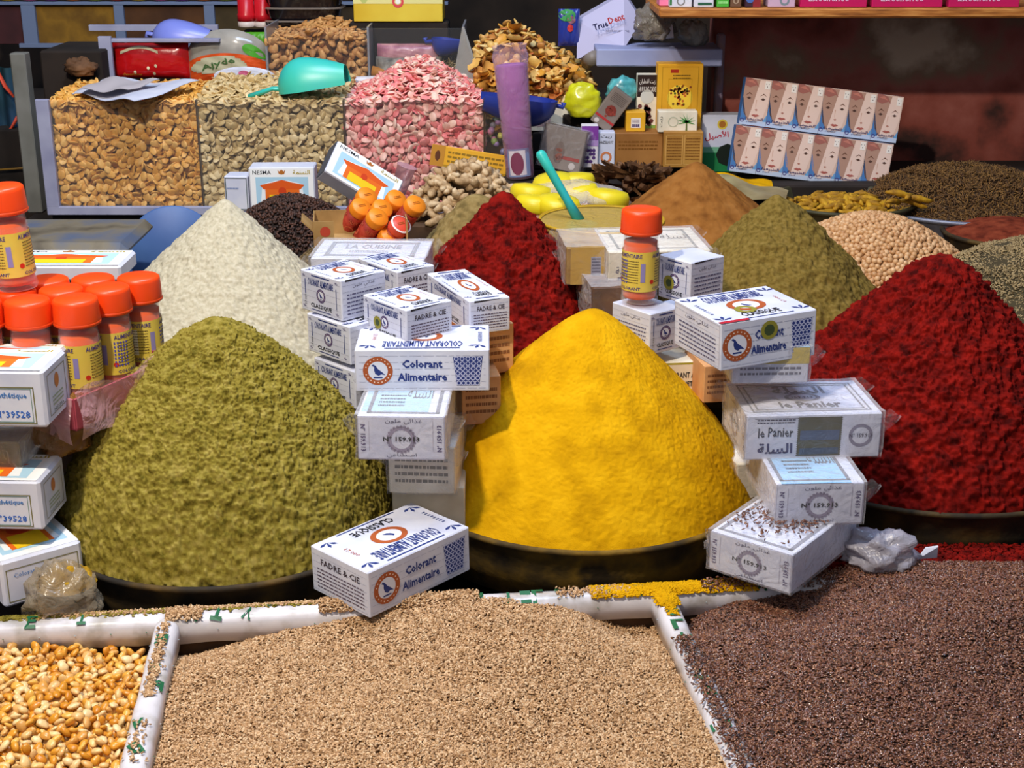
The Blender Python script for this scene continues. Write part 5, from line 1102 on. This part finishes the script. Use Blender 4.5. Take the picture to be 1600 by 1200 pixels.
tag(slab('roll_support', pb0[0] - .03, pb0[0] + .03, 2.375, 2.43, .16, pb0[2] - .004, M_dark), 'dark block under the purple powder roll', 'block')
def bx(nm, label, px0, px1, py0, py1, Y, D, m, front, **k):
    return carton(nm, label, 'box', solve(px0, py0, py1, Y, k.pop('yaw', 0), xr=px1, D=D), dict(front=front, **k.pop('des', {})), m=m, **k)
M_ylw = mat('box_yellow', '#e0a41c', .5, cols=['#d89a14', '#e6b02c'], scale=10); M_card = mat('box_card', '#b07c30', .6, cols=['#9c6a26', '#bc8a3c'], scale=15); M_gry = mat('box_taupe', '#7e7068', .5, cols=['#6c6058', '#8c7e74'], scale=10)
bx('cardboard_box', 'wide yellowish cardboard box with two printed panels under the yellow rose box', 1036, 1097, 206, 262, 2.50, .10, M_card, lambda F: (F.frame(.05, .08, .48, .92, .015, '#d8a860'), F.frame(.52, .08, .95, .92, .015, '#d8a860'), F.lines(.08, .2, .45, .85, 8, '#7a4c18', 3, 1, .35), F.lines(.56, .2, .92, .85, 8, '#7a4c18', 4, 1, .35)))
bx('cardboard_box', 'plain brown cardboard box behind the bark pile', 958, 1034, 208, 262, 2.52, .10, mat('box_brown', '#96622a', .65, cols=['#85541f', '#a57034'], scale=12), lambda F: F.lines(.1, .5, .9, .8, 3, '#7a4c18', 3))
def dgold(F):
    F.frame(.10, .04, .90, .96, .006, '#a87c10'); F.frame(.24, .12, .76, .78, .006, '#c8980f'); F.rect(.28, .87, .46, .92, '#a82a14', 1); F.lines(.34, .77, .72, .85, 2, '#6a5010', 2)
    F.disc(.5, .50, .19, '#f0cc40', 1, n=24); r = random.Random(4)
    for i in range(34): F.disc(.5 + r.gauss(0, .13), .62 + r.gauss(0, .035) - abs(r.gauss(0, .02)), .018, r.choice(['#7a3a18', '#5a3a1a', '#8a4a20', '#5a6a2a']), 2, n=7)
    for i in range(16): F.disc(.50 + r.gauss(0, .05), .47 + r.gauss(0, .05), .02, r.choice(['#b8481c', '#7a5a2a', '#c86a2a']), 3, n=7)
    F.disc(.62, .06, .08, '#c83014', 1, ri=0)
bx('yellow_box', 'tall yellow box with a round fruit picture and small red badge', 1025, 1095, 100, 205, 2.56, .04, M_ylw, dgold)
bx('palm_oil_box', 'small white box with a green palm plant picture', 1028, 1089, 174, 207, 2.515, .03, M_cream, lambda F: (F.text('ﺖﻳﺯ', .08, .5, .5, .08, '#3a3a3a', 90), F.disc(.38, .5, .25, '#b8b8a0', 1, ri=.2), [F.poly([(.72, .45), (.72 + .24 * math.cos(a), .5 + .42 * math.sin(a)), (.74, .55)], '#3a8a3a', 2) for a in np.linspace(-.3, 3.4, 9)], F.poly([(.70, .05), (.75, .05), (.74, .5), (.71, .5)], '#5a6a2a', 2)))
def dcade(F):
    F.rect(0, .62, 1, 1, '#2c1c18', 1); F.text('ﻥﺍﺮﻄﻘﻟﺍ ﺖﻳﺯ', .5, .88, .8, .10, '#e8e0d8'); F.text('HUILE DE CADE', .5, .75, .86, .09, '#e8e0d8', bold=.01); F.disc(.5, .62, .12, '#c8c8c0', 2); r = random.Random(9)
    F.rect(0, 0, 1, .12, '#7aa04a', 1)
    for i in range(40): F.disc(.35 + r.gauss(0, .17), .27 + r.gauss(0, .09), .04, r.choice(['#4a2220', '#5c2e2a', '#6a3a38']), 2, n=7)
bx('cade_oil_box', 'small dark topped box with berries picture left of the yellow box', 994, 1025, 117, 206, 2.575, .03, M_cream, dcade)
bx('mustard_box', 'tiny mustard cube box with a barcode label', 978, 1008, 175, 206, 2.535, .034, M_ylw, lambda F: (F.rect(.25, .2, .75, .70, '#e6dcd4', 1), F.lines(.3, .24, .7, .40, 1, '#4a3a6a', 3, 2, .9), F.lines(.32, .46, .68, .64, 3, '#6a4a6a', 5, 2)))
bx('purple_flower_box', 'narrow violet box with lavender flowers behind the bark', 908, 934, 197, 262, 2.505, .03, mat('box_violet', '#e0dae0', .5), lambda F: (F.rect(0, .66, 1, 1, '#7a3a96', 1), F.rect(0, .52, 1, .66, '#a888c0', 1), [F.disc(.2 + .18 * (i % 4), .15 + .09 * (i // 3), .045, '#5a3a7a', 2, n=7) for i in range(12)]))
bx('hazelnut_box', 'narrow white box with hazelnut lettering beside the violet box', 933, 960, 207, 262, 2.515, .03, M_white, lambda F: (F.text('HAZELNUT', .5, .72, .8, .08, '#2a2a2a', bold=.01), F.text('ﺖﻳﺯ', .5, .88, .6, .10, '#3a3a3a'), F.disc(.5, .3, .16, '#c8784a', 2, ri=.1)))
def dclove(F):
    F.rect(.0, .20, 1, .26, '#a83030', 1); F.disc(.5, .48, .14, '#7a3028', 2, n=9); F.disc(.22, .10, .06, '#c8beb8', 2); r = random.Random(2)
    for i in range(12): F.disc(.5 + r.gauss(0, .1), .5 + r.gauss(0, .06), .03, '#8e3a2e', 3, n=7)
    F.lines(.15, .68, .85, .92, 6, '#5a4e4a', 3)
o = bx('taupe_box', 'taupe box with red band tilted over onto its corner', 930, 964, 142, 206, 2.56, .026, M_gry, dclove); o.rotation_euler = (0, math.radians(36), math.radians(-4)); o.location = PY(936, 196, 2.56)
o = bx('taupe_box', 'larger taupe box leaning behind the turquoise ladle handle', 842, 910, 202, 268, 2.48, .05, M_gry, lambda F: (F.disc(.45, .4, .26, '#6c5a50', 1, sx=.5), F.rect(.5, .26, .95, .34, '#9c3a30', 1), F.disc(.8, .14, .08, '#c8beb8', 2), [F.disc(.45 + .05 * math.cos(3 * i), .35 + .12 * math.sin(2 * i), .035, '#8e4a34', 3, n=6) for i in range(14)]), wrap=True, seed=31); o.rotation_euler = (math.radians(-8), math.radians(10), math.radians(-14))
bx('white_green_box', 'white and green box with red arabic lettering left of the face boxes', 1093, 1160, 180, 268, 2.57, .04, M_white, lambda F: (F.rect(0, 0, 1, .34, '#1d7a44', 1), F.rect(0, .34, 1, .44, '#6aa886', 1), F.disc(.48, .84, .06, '#a86a28', 2, n=12), F.disc(.48, .84, .09, '#d8c048', 1, ri=.06), F.text('ﻞﻴﺻﻷﺍ', .36, .64, .55, .16, '#b8203a', 6, bold=.02), F.disc(.62, .30, .20, '#16201a', 3, n=8)))
bx('beige_box', 'beige box lying behind the large taupe box', 830, 905, 168, 205, 2.60, .05, M_cream, lambda F: F.rect(.1, .2, .4, .8, '#b89a98', 1))
tag(slab('goods_pedestal', PY(826, 205, 2.58)[0], PY(1100, 205, 2.58)[0], 2.645, 2.695, .243, PY(800, 196, 2.6)[2], M_dark), 'dark ledge strip behind the small boxes', 'ledge')
tag(slab('beige_box_stand', PY(832, 205, 2.60)[0], PY(905, 205, 2.60)[0], 2.60, 2.64, .243, PY(800, 205, 2.60)[2] - .001, M_dark), 'dark stand under the beige box', 'stand')
bag('sachet_bag', 'clear bag of bright yellow sachets behind the taupe boxes', tuple(PY(910, 182, 2.57)), (.034, .022, .034), mat('sachet_yellow', '#d8d818', .3, cols=['#b8b410', '#e2e224'], scale=20, coat=.6, bump=.5, bscale=60), 9, .13, cat='bag')
bag('sachet_bag', 'clear bag of teal candies between the yellow bag and berry box', tuple(PY(972, 160, 2.60)), (.028, .02, .026), mat('sachet_teal', '#3aa0a4', .3, cols=['#2a8088', '#6ac0c0'], scale=40, coat=.6, bump=.5, bscale=90), 10, .13, cat='bag')
tag(slab('bag_stand', PY(880, 182, 2.57)[0], PY(1000, 182, 2.57)[0], 2.585, 2.64, .243, PY(910, 182, 2.57)[2], M_dark), 'dark stand under the yellow sachet bag', 'stand')
# leaning yellow leaflet box and clear tub by the pink seeds
o = bx('yellow_leaflet_box', 'flat yellow box with brown end leaning before the pink seeds', 670, 790, 236, 268, 2.44, .02, M_ylw, lambda F: (F.rect(0, 0, .18, 1, '#b8802a', 1), F.disc(.09, .5, .25, '#5a3018', 2, sx=.5), F.lines(.22, .2, .95, .85, 3, '#8a6a1c', 3), F.rect(.18, .0, 1, .12, '#a8801c', 1))); o.rotation_euler = (-.15, .16, 0)
tb2 = MB(); tb2.lathe([(.013, 0), (.016, .045), (.0175, .046), (.0175, .048)], film('pink_tub', '#d8a8b4', .4, .75, .2, .2, 20), n=24); o = tb2.build('clear_cup', loc=tuple(PY(622, 300, 2.36)), rot=(0, .35, 0)); tag(o, 'pinkish clear plastic cup tilted in front of the pink seeds', 'cup')

# ---------------------------------------------------------------- the twelve face boxes
M_fb = mat('face_box', '#c9b8b4', .4, coat=.2); M_fbs = '#3a6aa8'
def dface(F, s=0):
    sk, dk, hr = ('#e4c8ba', '#b08a78', '#a0645a')
    F.rect(0, 0, 1, 1, '#d8b8a8', 0); F.poly([(0, .08), (.25, .08), (.0, .6)], '#4a7ab4', 1); F.poly([(.78, .02), (1, .02), (1, .26)], '#6a9cc8', 1); F.rect(0, 0, 1, .10, '#b8c4d8', 2)
    F.poly([(.0, .98), (.0, .45), (.10, .25), (.30, .10), (.50, .55), (.60, .98)], dk, 1)
    F.poly([(.30, .10), (.36, .06), (.62, .05), (.86, .20), (.97, .5), (.97, .98), (.56, .98), (.44, .55)], sk, 2)
    F.poly([(0, 1), (0, .84), (.2, .80), (.44, .86), (.55, .82), (.40, .96), (.2, 1)], hr, 3); F.poly([(.05, .93), (.30, .90), (.42, .88), (.25, .97)], '#c07a6a', 4)
    for x, c in ((.22, '#5a3424'), (.76, '#6a4434')):
        F.poly([(x - .13, .63), (x, .70), (x + .13, .64), (x, .675)], c, 4); F.disc(x, .575, .024, '#5a4038', 5, sx=1.5, n=10); F.poly([(x - .11, .565), (x, .605), (x + .11, .57), (x, .59)], '#5a4038', 5)
    F.poly([(.50, .34), (.56, .31), (.62, .34), (.56, .36)], '#b07868', 4); F.poly([(.50, .55), (.52, .36), (.54, .55)], '#cfa490', 3)
    F.poly([(.40, .215), (.50, .245), (.56, .235), (.62, .245), (.72, .22), (.56, .18)], '#b4665c', 4); F.rect(.42, .210, .70, .216, '#8a4440', 5)
    F.rect(.76, .80, .95, .97, '#ece4dc', 5); F.disc(.80, .91, .01, '#4a3a3a', 6, n=5); F.disc(.90, .91, .01, '#4a3a3a', 6, n=5); F.disc(.85, .85, .012, '#4a3a3a', 6, n=5)
    F.disc(.08, .095, .045, '#4a3a7a', 5, ri=.028, n=12); F.text('ﺔﻴﻌﻴﺒﻄﻟﺍ', .52, .14, .70, .07, '#3a3a6a', bold=.02, lay=6); F.text('ﻢﻳﺮﻛ', .38, .075, .26, .04, '#4a4a7a', bold=.02, lay=6)
fw, fh, fd = .0475, .0815, .024; rot = math.radians(7.0); org = PY(1139, 268, 2.50)
for row, rn in ((0, 'bottom'), (1, 'top')):
    for ci, cn in enumerate(['first', 'second', 'third', 'fourth', 'fifth', 'sixth']):
        cx = (ci + .5) * fw + (.006 if row else 0); cz = row * (fh + .0008)
        p = (org[0] + cx * math.cos(rot) + cz * math.sin(rot), 2.50 + .055 * row * .35 + fd / 2, org[2] - cx * math.sin(rot) + cz * math.cos(rot))
        key = 'face_box_mesh'
        if row == 0 and ci == 0:
            o0 = carton('face_cream_box', 'x', 'box', (np.array(p), fw - .0006, fd, fh, 0), A(front=dface, left=lambda F: F.rect(0, 0, 1, 1, M_fbs, 1), top=lambda F: F.rect(0, 0, 1, 1, '#8a9cc0', 1)), m=M_fb, bev=.0008); o = o0
        else: o = o0.copy(); COL.objects.link(o)
        o.location = p; o.rotation_euler = (-.10, rot, 0); tag(o, "face cream box with a woman's face, %s from the left in the %s row" % (cn, rn), 'cosmetic box', 'face cream boxes')
o = slab('face_box_prop', org[0] + .02, org[0] + .27, 2.545, 2.60, .2435, org[2] - .012, M_dark); tag(o, 'dark block propping up the leaning face cream boxes', 'block')
# dusty sheet and yellow strip under the boxes
b = MB(); sheet(b, [PY(1100, 300, 2.40), PY(1225, 318, 2.30), PY(1232, 300, 2.40), PY(1120, 272, 2.47)], mat('plastic_dusty', '#9a8a60', .4, cols=['#7a6c48', '#b0a478'], scale=15), .004); tag(b.build('plastic_sheet'), 'dusty plastic sheet between the brown cone and the face boxes', 'plastic sheet')
b = MB(); sheet(b, [PY(1112, 286, 2.44), PY(1210, 296, 2.44), PY(1205, 284, 2.475), PY(1118, 270, 2.475)], P_yellow, .003); tag(b.build('yellow_dusted_cloth'), 'strip of cloth dusted with yellow powder under the face boxes', 'cloth')

# ---------------------------------------------------------------- shelf and its goods
zs0, zs1 = PY(1300, 28, 2.46)[2], PY(1300, 13, 2.46)[2]; xs0 = PY(1030, 20, 2.46)[0]
tag(slab('wooden_shelf', xs0, 1.7, 2.46, 2.718, zs0, zs1, M_wood), 'orange brown wooden shelf across the top right of the wall', 'shelf')
def sh_item(nm, label, x0, x1, m, des, h=.07, D=.05, Y=2.475, cat='box', yb=14, yaw=0):
    p = PY(x0, yb, Y); q = PY(x1, yb, Y); return carton(nm, label, cat, (np.array([(p[0] + q[0]) / 2, Y + D / 2, zs1 + .0005]), q[0] - p[0], D, h, math.radians(yaw)), A(front=des), m=m)
M_mag = mat('pack_magenta', '#c01058', .4, coat=.3)
for k, (x0, x1, nm) in enumerate(((1250, 1354, 'leftmost of the three magenta boxes on the wooden shelf'), (1362, 1472, 'middle one of the three magenta boxes on the wooden shelf'), (1482, 1592, 'rightmost of the three magenta boxes on the wooden shelf'))):
    sh_item('magenta_box', nm, x0, x1, M_mag, lambda F: (F.rect(.1, .22, .9, .5, '#b8a8c0', 1), F.text('Excellence', .42, .22, .6, .16, '#e8c8dc', bold=.01), F.text('Hair', .55, .36, .3, .2, '#3a3a7a', bold=.03)), D=.07)
sh_item('white_medicine_box', 'white box with red stripe at the left end of the shelf', 1046, 1081, M_white, lambda F: (F.rect(.05, .30, .9, .36, '#c83040', 1), F.disc(.5, .14, .1, '#7a7a7a', 1, ri=.07), F.rect(0, .05, .1, .4, '#3a7a4a', 1)))
sh_item('white_medicine_box', 'white box with dark green stripe on the shelf', 1084, 1115, M_white, lambda F: (F.rect(.2, .05, .9, .11, '#2a5a44', 1), F.rect(.6, .2, .95, .26, '#5a6a64', 1)))
sh_item('pink_sachet_box', 'bright pink box at the far left end of the shelf', 1030, 1045, mat('bx_pink', '#e87aa0', .5), lambda F: None, Y=2.50)
sh_item('green_box', 'bright green box on the shelf beside the white boxes', 1120, 1139, mat('bx_green', '#4ab03a', .5), lambda F: F.lines(.1, .05, .9, .3, 2, '#9ae08a', 3))
sh_item('brown_box', 'small brown box on the shelf right of the green one', 1141, 1158, mat('bx_brown', '#6a4a34', .6), lambda F: F.disc(.5, .15, .07, '#a89078', 1, ri=.04))
sh_item('dark_can_box', 'dark red and blue box on the shelf', 1164, 1188, mat('bx_dark', '#3a2030', .5), lambda F: (F.rect(.5, 0, 1, .6, '#8a2a30', 1), F.disc(.3, .2, .1, '#4a6ab0', 2)))
sh_item('lilac_box', 'pale lilac box on the shelf left of the magenta ones', 1200, 1242, mat('bx_lilac', '#c8a8c0', .5), lambda F: F.disc(.6, .16, .12, '#7a8a90', 1, ri=.07))
# blue-white ledge with the leaning white box
zl0, zl1 = PY(1000, 104, 2.60)[2], PY(1000, 77, 2.60)[2]; xl0, xl1 = PY(932, 90, 2.60)[0], PY(1129, 90, 2.60)[0]
M_lb = mat('ledge_blue', '#8e96bc', .5, cols=['#8088b0', '#a0a6c8'], scale=8)
tag(slab('wall_ledge', xl0, xl1, 2.60, 2.715, zl0, zl1, M_lb, .002), 'short pale blue ledge board under the leaning white box', 'ledge')
b = MB(); b.tube([PY(918, 96, 2.66), PY(928, 90, 2.605)], .013, mat('pipe_grey', '#7a7068', .5), 14); tag(b.build('ledge_pipe'), 'grey cut pipe end at the left of the pale blue ledge', 'pipe')
P4 = [PY(901, 92, 2.70), PY(975, 76, 2.66), PY(1003, 32, 2.72), PY(975, -10, 2.74), PY(902, 32, 2.74)]
b = MB(); n4 = len(P4); Q4 = [p + np.array([.002, .03, .004]) for p in P4]; M_dent = mat('box_dent', '#b4b0cc', .5)
b.add(P4 + Q4, [tuple(range(n4)), tuple(range(2 * n4 - 1, n4 - 1, -1))] + [(i, n4 + i, n4 + (i + 1) % n4, (i + 1) % n4) for i in range(n4)], M_dent)
o4, ux, vy = P4[0] + np.array([.004, -.012, .0]), (PY(985, 76, 2.66) - P4[0]), (P4[4] - P4[0])
nn = np.cross(ux, vy); nn /= np.linalg.norm(nn); an = .42
F = Face(b, lambda a, c, k: tuple(o4 + np.array([a, 0, c]) + nn * (k + .001)), .11, .11)
F.text('True', .36, .56, .26, .11, '#22224a', 17, bold=.03); F.text('Dent', .62, .67, .28, .11, '#b0302c', 17, bold=.03); F.lines(.45, .44, .85, .50, 1, '#8a88a0', 3)
tag(b.build('toothpaste_box'), 'large pale lilac box with slanted red and blue lettering', 'box')
pack('foil_pouch', 'green and blue foil pouch left of the pale lilac box', 872, 906, 14, 72, 2.72, mat('pouch_blue', '#23348e', .3, coat=.5), lambda F: (oval(F, .4, .84, .4, .16, '#3a8a4a', 3), oval(F, .55, .50, .14, .10, '#c83a3a', 4), oval(F, .6, .72, .2, .10, '#8a5a6a', 3)), 'pouch', .02)
bag('plastic_bag', 'clear crumpled bag with a green patch below the shelf end', tuple(PY(1022, 62, 2.64)), (.036, .03, .034), film('bag_dull', '#8e8478', .5, .8, .25, .9, 30), 14, .3)
bag('plastic_bag', 'dull white crumpled bag on the pale blue ledge', tuple(PY(1082, 74, 2.66)), (.026, .02, .028), film('bag_dull2', '#98968e', .75, .9, .35, .7, 30), 15, .25)
b = MB(); b.add([PY(1026, 62, 2.63), PY(1052, 58, 2.63), PY(1050, 38, 2.64), PY(1026, 63, 2.635), PY(1053, 59, 2.635), PY(1051, 39, 2.645)], [(0, 1, 2), (5, 4, 3), (0, 3, 4, 1), (1, 4, 5, 2), (2, 5, 3, 0)], M_white); tag(b.build('paper_scrap'), 'triangular white paper scrap on the pale blue ledge', 'scrap')
struct(slab('trim_1', .385, .40, 2.700, 2.722, -.3, .48, mat('trim_pale', '#8a6a68', .8, cols=['#5a4444', '#9a7a78', '#8a8ab0'], scale=9)))

# ---------------------------------------------------------------- far back left
M_frm = mat('cabinet_blue', '#6a7a9a', .6); Yc = 3.35
cab = empty('drawer_cabinet', tuple(PY(200, 75, Yc))); tag(cab, 'old pale blue framed cabinet with mustard and brown panels at the back', 'cabinet')
co = Vector(cab.location)
def cpart(nm, a, c, y0, y1, m, dY=0, d=.03):
    p, q = PY(a, y1, Yc + dY), PY(c, y0, Yc + dY); b = MB(); b.box(tuple(Vector(((p[0] + q[0]) / 2, Yc + dY + d / 2, (p[2] + q[2]) / 2)) - co), (q[0] - p[0], d, q[2] - p[2]), m, bev=.001); return b.build(nm, cab)
cpart('top_rail', -40, 700, 3, 8, M_frm); cpart('bottom_rail', 30, 700, 68, 75, M_frm)
for a, w in ((38, 15), (182, 10), (322, 12), (466, 10), (610, 10)): cpart('upright', a, a + w, 8, 69, M_frm, .001)
for (a, c, col, l) in ((-40, 38, ['#2e1418', '#4a2024'], 'dark maroon panel'), (52, 182, ['#5a3c0c', '#8a6418', '#6a4a10'], 'mustard panel'), (192, 322, ['#3a200e', '#5c3818'], 'brown panel'), (334, 466, ['#2e2410', '#4a3a1c'], 'olive brown panel'), (476, 610, ['#20180e', '#3a2c18'], 'dark brown panel')):
    o = cpart('panel', a, c, 8, 69, mat('panel_' + str(a + 50), col[0], .8, cols=col, scale=12), .012, .01); o['label'] = l
fr_cols = ['#a83a2a', '#c8a82a', '#b85a8a', '#7a3a8a', '#c8702a', '#8a9a3a']
b = MB()
for i, x in enumerate(range(-20, 420, 34)):
    p = PY(x, 3, Yc + .02); b.lathe([(.0001, 0), (.018, .004), (.024, .022), (.018, .04), (.0001, .046)], mat('pack_top_%d' % (i % 6), fr_cols[i % 6], .5), c=(p[0], p[1], p[2] + .001), n=14)
    tag(b.build('wrapped_sweet'), '%s packet standing on top of the blue framed cabinet, %d along from the left edge' % (['red', 'yellow', 'pink', 'purple', 'orange', 'green'][i % 6], i + 1), 'packet', 'packets on the cabinet top'); b = MB()
# black tray stack, yellow box, red cans behind the rear bins
M_blk = mat('tray_black', '#1a1416', .18, coat=.6); 
for k, (y, lab) in enumerate(((46, 'lowest'), (26, 'middle'), (8, 'top'))):
    p = PY(478, y, 2.98); b = MB(); w = .075
    b.grid(lambda u, v: (w * (1 - .06 * v) * math.copysign(abs(math.cos(2 * PI * u)) ** .35, math.cos(2 * PI * u)), .05 * (1 - .06 * v) * math.copysign(abs(math.sin(2 * PI * u)) ** .35, math.sin(2 * PI * u)), .022 * (1 - v)), 48, 5, M_blk, True, True)
    b.grid(lambda u, v: ((w + .005 * v) * math.copysign(abs(math.cos(2 * PI * u)) ** .35, math.cos(2 * PI * u)), (.05 + .005 * v) * math.copysign(abs(math.sin(2 * PI * u)) ** .35, math.sin(2 * PI * u)), .022 - .003 * v), 48, 2, mat('tray_rim', '#7a6c60', .3), True, True)
    tag(b.build('black_tray', loc=tuple(p)), 'glossy black plastic tray, %s of the stack behind the almonds' % lab, 'tray', 'black tray stack')
def dyel(F):
    F.rect(0, .36, 1, 1, '#e0d890', 1); F.rect(.34, .66, .72, .675, '#5a4a20', 2); r = random.Random(3)
    for i in range(9): F.disc(.05 + i * .115, .86 + r.uniform(-.08, .05), .13, r.choice(['#b8b0a8', '#a8b878', '#c8c0b0']), 2, sx=.7, n=10)
    F.disc(.5, .40, .12, '#d84a50', 3, ri=.07, n=14); F.disc(.5, .40, .05, '#f0f0e8', 3); F.disc(.12, .5, .14, '#b8c070', 2, sx=.6, n=10)
bx('yellow_box', 'wide yellow box with leaf print and red emblem behind the rear bins', 553, 692, -45, 34, 2.86, .09, mat('box_lemon', '#d8b828', .5, cols=['#cfa81c', '#e2c840'], scale=8), dyel)
for i, x in enumerate((386, 412)):
    p = PY(x, 42, 2.98); b = MB(); b.lathe([(.017, 0), (.018, .002), (.018, .012)], mat('can_white', '#d8c8c0', .4), n=24); b.lathe([(.0185, .012), (.0185, .026), (.017, .028), (.0165, .07), (.0001, .071)], mat('can_red2', '#c81c28', .3), n=24); tag(b.build('red_can', loc=tuple(p)), ['red plastic can left of the black trays', 'second red can right against the black trays'][i], 'can', 'red cans at the back')
for a, c, y, Y, nm, lb in ((372, 545, 42, 2.98, 'rear_box', 'dark box carrying the red cans and black trays'), (545, 700, 34, 2.86, 'rear_box', 'dark box under the wide yellow box')):
    tag(slab(nm, PY(a, y, Y)[0], PY(c, y, Y)[0], Y - .05 if Y > 2.9 else Y + .002, Y + .09, .301, PY(400, y + (9 if Y > 2.9 else 1), Y)[2], M_dark), lb, 'box')
b = MB(); b.lathe([(.012, 0), (.012, .05)], mat('vial_violet', '#7a5a90', .5), c=tuple(PY(681, 60, 2.95)), n=14); tag(b.build('violet_roll'), 'violet roll standing behind the middle rear bin', 'roll')
b = MB(); b.lathe([(.006, 0), (.007, .014), (.0001, .016)], mat('vial_orange', '#d85a1c', .5), c=tuple(PY(664, 52, 2.95)), n=14); tag(b.build('orange_vial'), 'small orange topped vial behind the middle rear bin', 'lid')
# dark left corner
tag(slab('dark_crate', PY(62, 90, 2.72)[0], PY(158, 90, 2.72)[0], 2.72, 2.9, .302, PY(100, 80, 2.72)[2], M_dark), 'near black crate behind the leftmost glass bin', 'crate')
bag('onion_heap', 'dim brown bundle inside the dark corner behind the leftmost bin', tuple(PY(128, 118, 2.70)), (.028, .02, .018), mat('dim_brown', '#6a4428', .8, cols=['#3a2416', '#7a5434'], scale=20), 17, .3, cat='bundle')
b = MB(); p = PY(52, 272, 2.62); p[2] = .161; q = PY(52, 82, 2.62); b.box((p[0], 2.62, (p[2] + q[2]) / 2), (.028, .03, q[2] - p[2]), mat('post_white', '#70706c', .7, cols=['#5a5a52', '#80807c'], scale=9), bev=.002); tag(b.build('white_post'), 'dirty white post at the left of the glass bins', 'post')
M_teal = mat('cloth_teal', '#12343c', .8, cols=['#0a2228', '#153c48', '#1a3a5a'], scale=6); b = MB()
b.grid(lambda u, v: (PY(-40, 200, 2.75)[0] + .10 * u, 2.75 + .012 * math.sin(14 * u), PY(0, 345, 2.75)[2] + .30 * v), 30, 12, M_teal); b.grid(lambda u, v: (PY(-40, 200, 2.75)[0] + .10 * u, 2.753 + .012 * math.sin(14 * u), PY(0, 345, 2.75)[2] + .30 * v), 30, 12, M_teal)
o = b.build('teal_cloth'); tag(o, 'dark teal cloth hanging at the left edge', 'cloth')
b = MB(); b.tube([PY(-10, 100, 2.725), PY(8, 135, 2.725), PY(22, 152, 2.725)], [.006, .008, .005], mat('strap_orange', '#c8442a', .6), 8, .4); tag(b.build('orange_strap'), 'upper red orange strap on the teal cloth', 'strap')
b = MB(); b.tube([PY(28, 182, 2.725), PY(18, 200, 2.725), PY(-10, 232, 2.725)], [.008, .007, .008], mat('strap_orange', '#c8442a', .6), 8, .4); tag(b.build('orange_strap'), 'lower orange strap on the teal cloth', 'strap')
b = MB(); b.tube([PY(-10, 266, 2.70), PY(45, 262, 2.70)], .002, mat('cord_yellow', '#7a5a1c', .6), 8); tag(b.build('yellow_string'), 'thin yellow string across the dark left corner', 'cord')
M_slab = mat('board_worn', '#5e5648', .6, cols=['#443c30', '#6e6656', '#4c5870'], scale=14); b = MB()
p = PY(110, 372, 1.95); b.box((0, 0, 0), (.20, .16, .022), M_slab, bev=.010); o = b.build('worn_board', loc=(p[0], p[1], p[2]), rot=(0, 0, .0)); tag(o, 'worn greyish board with rounded corner behind the left jars', 'board')
tag(slab('board_trestle', p[0] - .08, p[0] + .06, 1.90, 2.02, .046, p[2] - .0115, M_dark), 'dark trestle under the worn greyish board', 'trestle')
b = MB(); M_bd = mat('disc_blue', '#3c5c96', .5, cols=['#35548e', '#4a6ca4'], scale=10); pd = PY(272, 392, 2.12); b.lathe([(.0001, 0), (.068, 0), (.0695, .001), (.070, .004), (.068, .006), (.0001, .006)], M_bd, n=48)
o = b.build('blue_plate', loc=tuple(pd), rot=(math.radians(82), math.radians(-14), math.radians(10))); tag(o, 'round blue plate leaning behind the cream cone', 'plate')
tag(slab('blue_box_edge', PY(182, 378, 2.2)[0], PY(208, 378, 2.2)[0], 2.2, 2.24, .0455, PY(190, 375, 2.2)[2], mat('bx_blue', '#2a5a9a', .5)), 'small blue box in the shadow left of the blue plate', 'box')
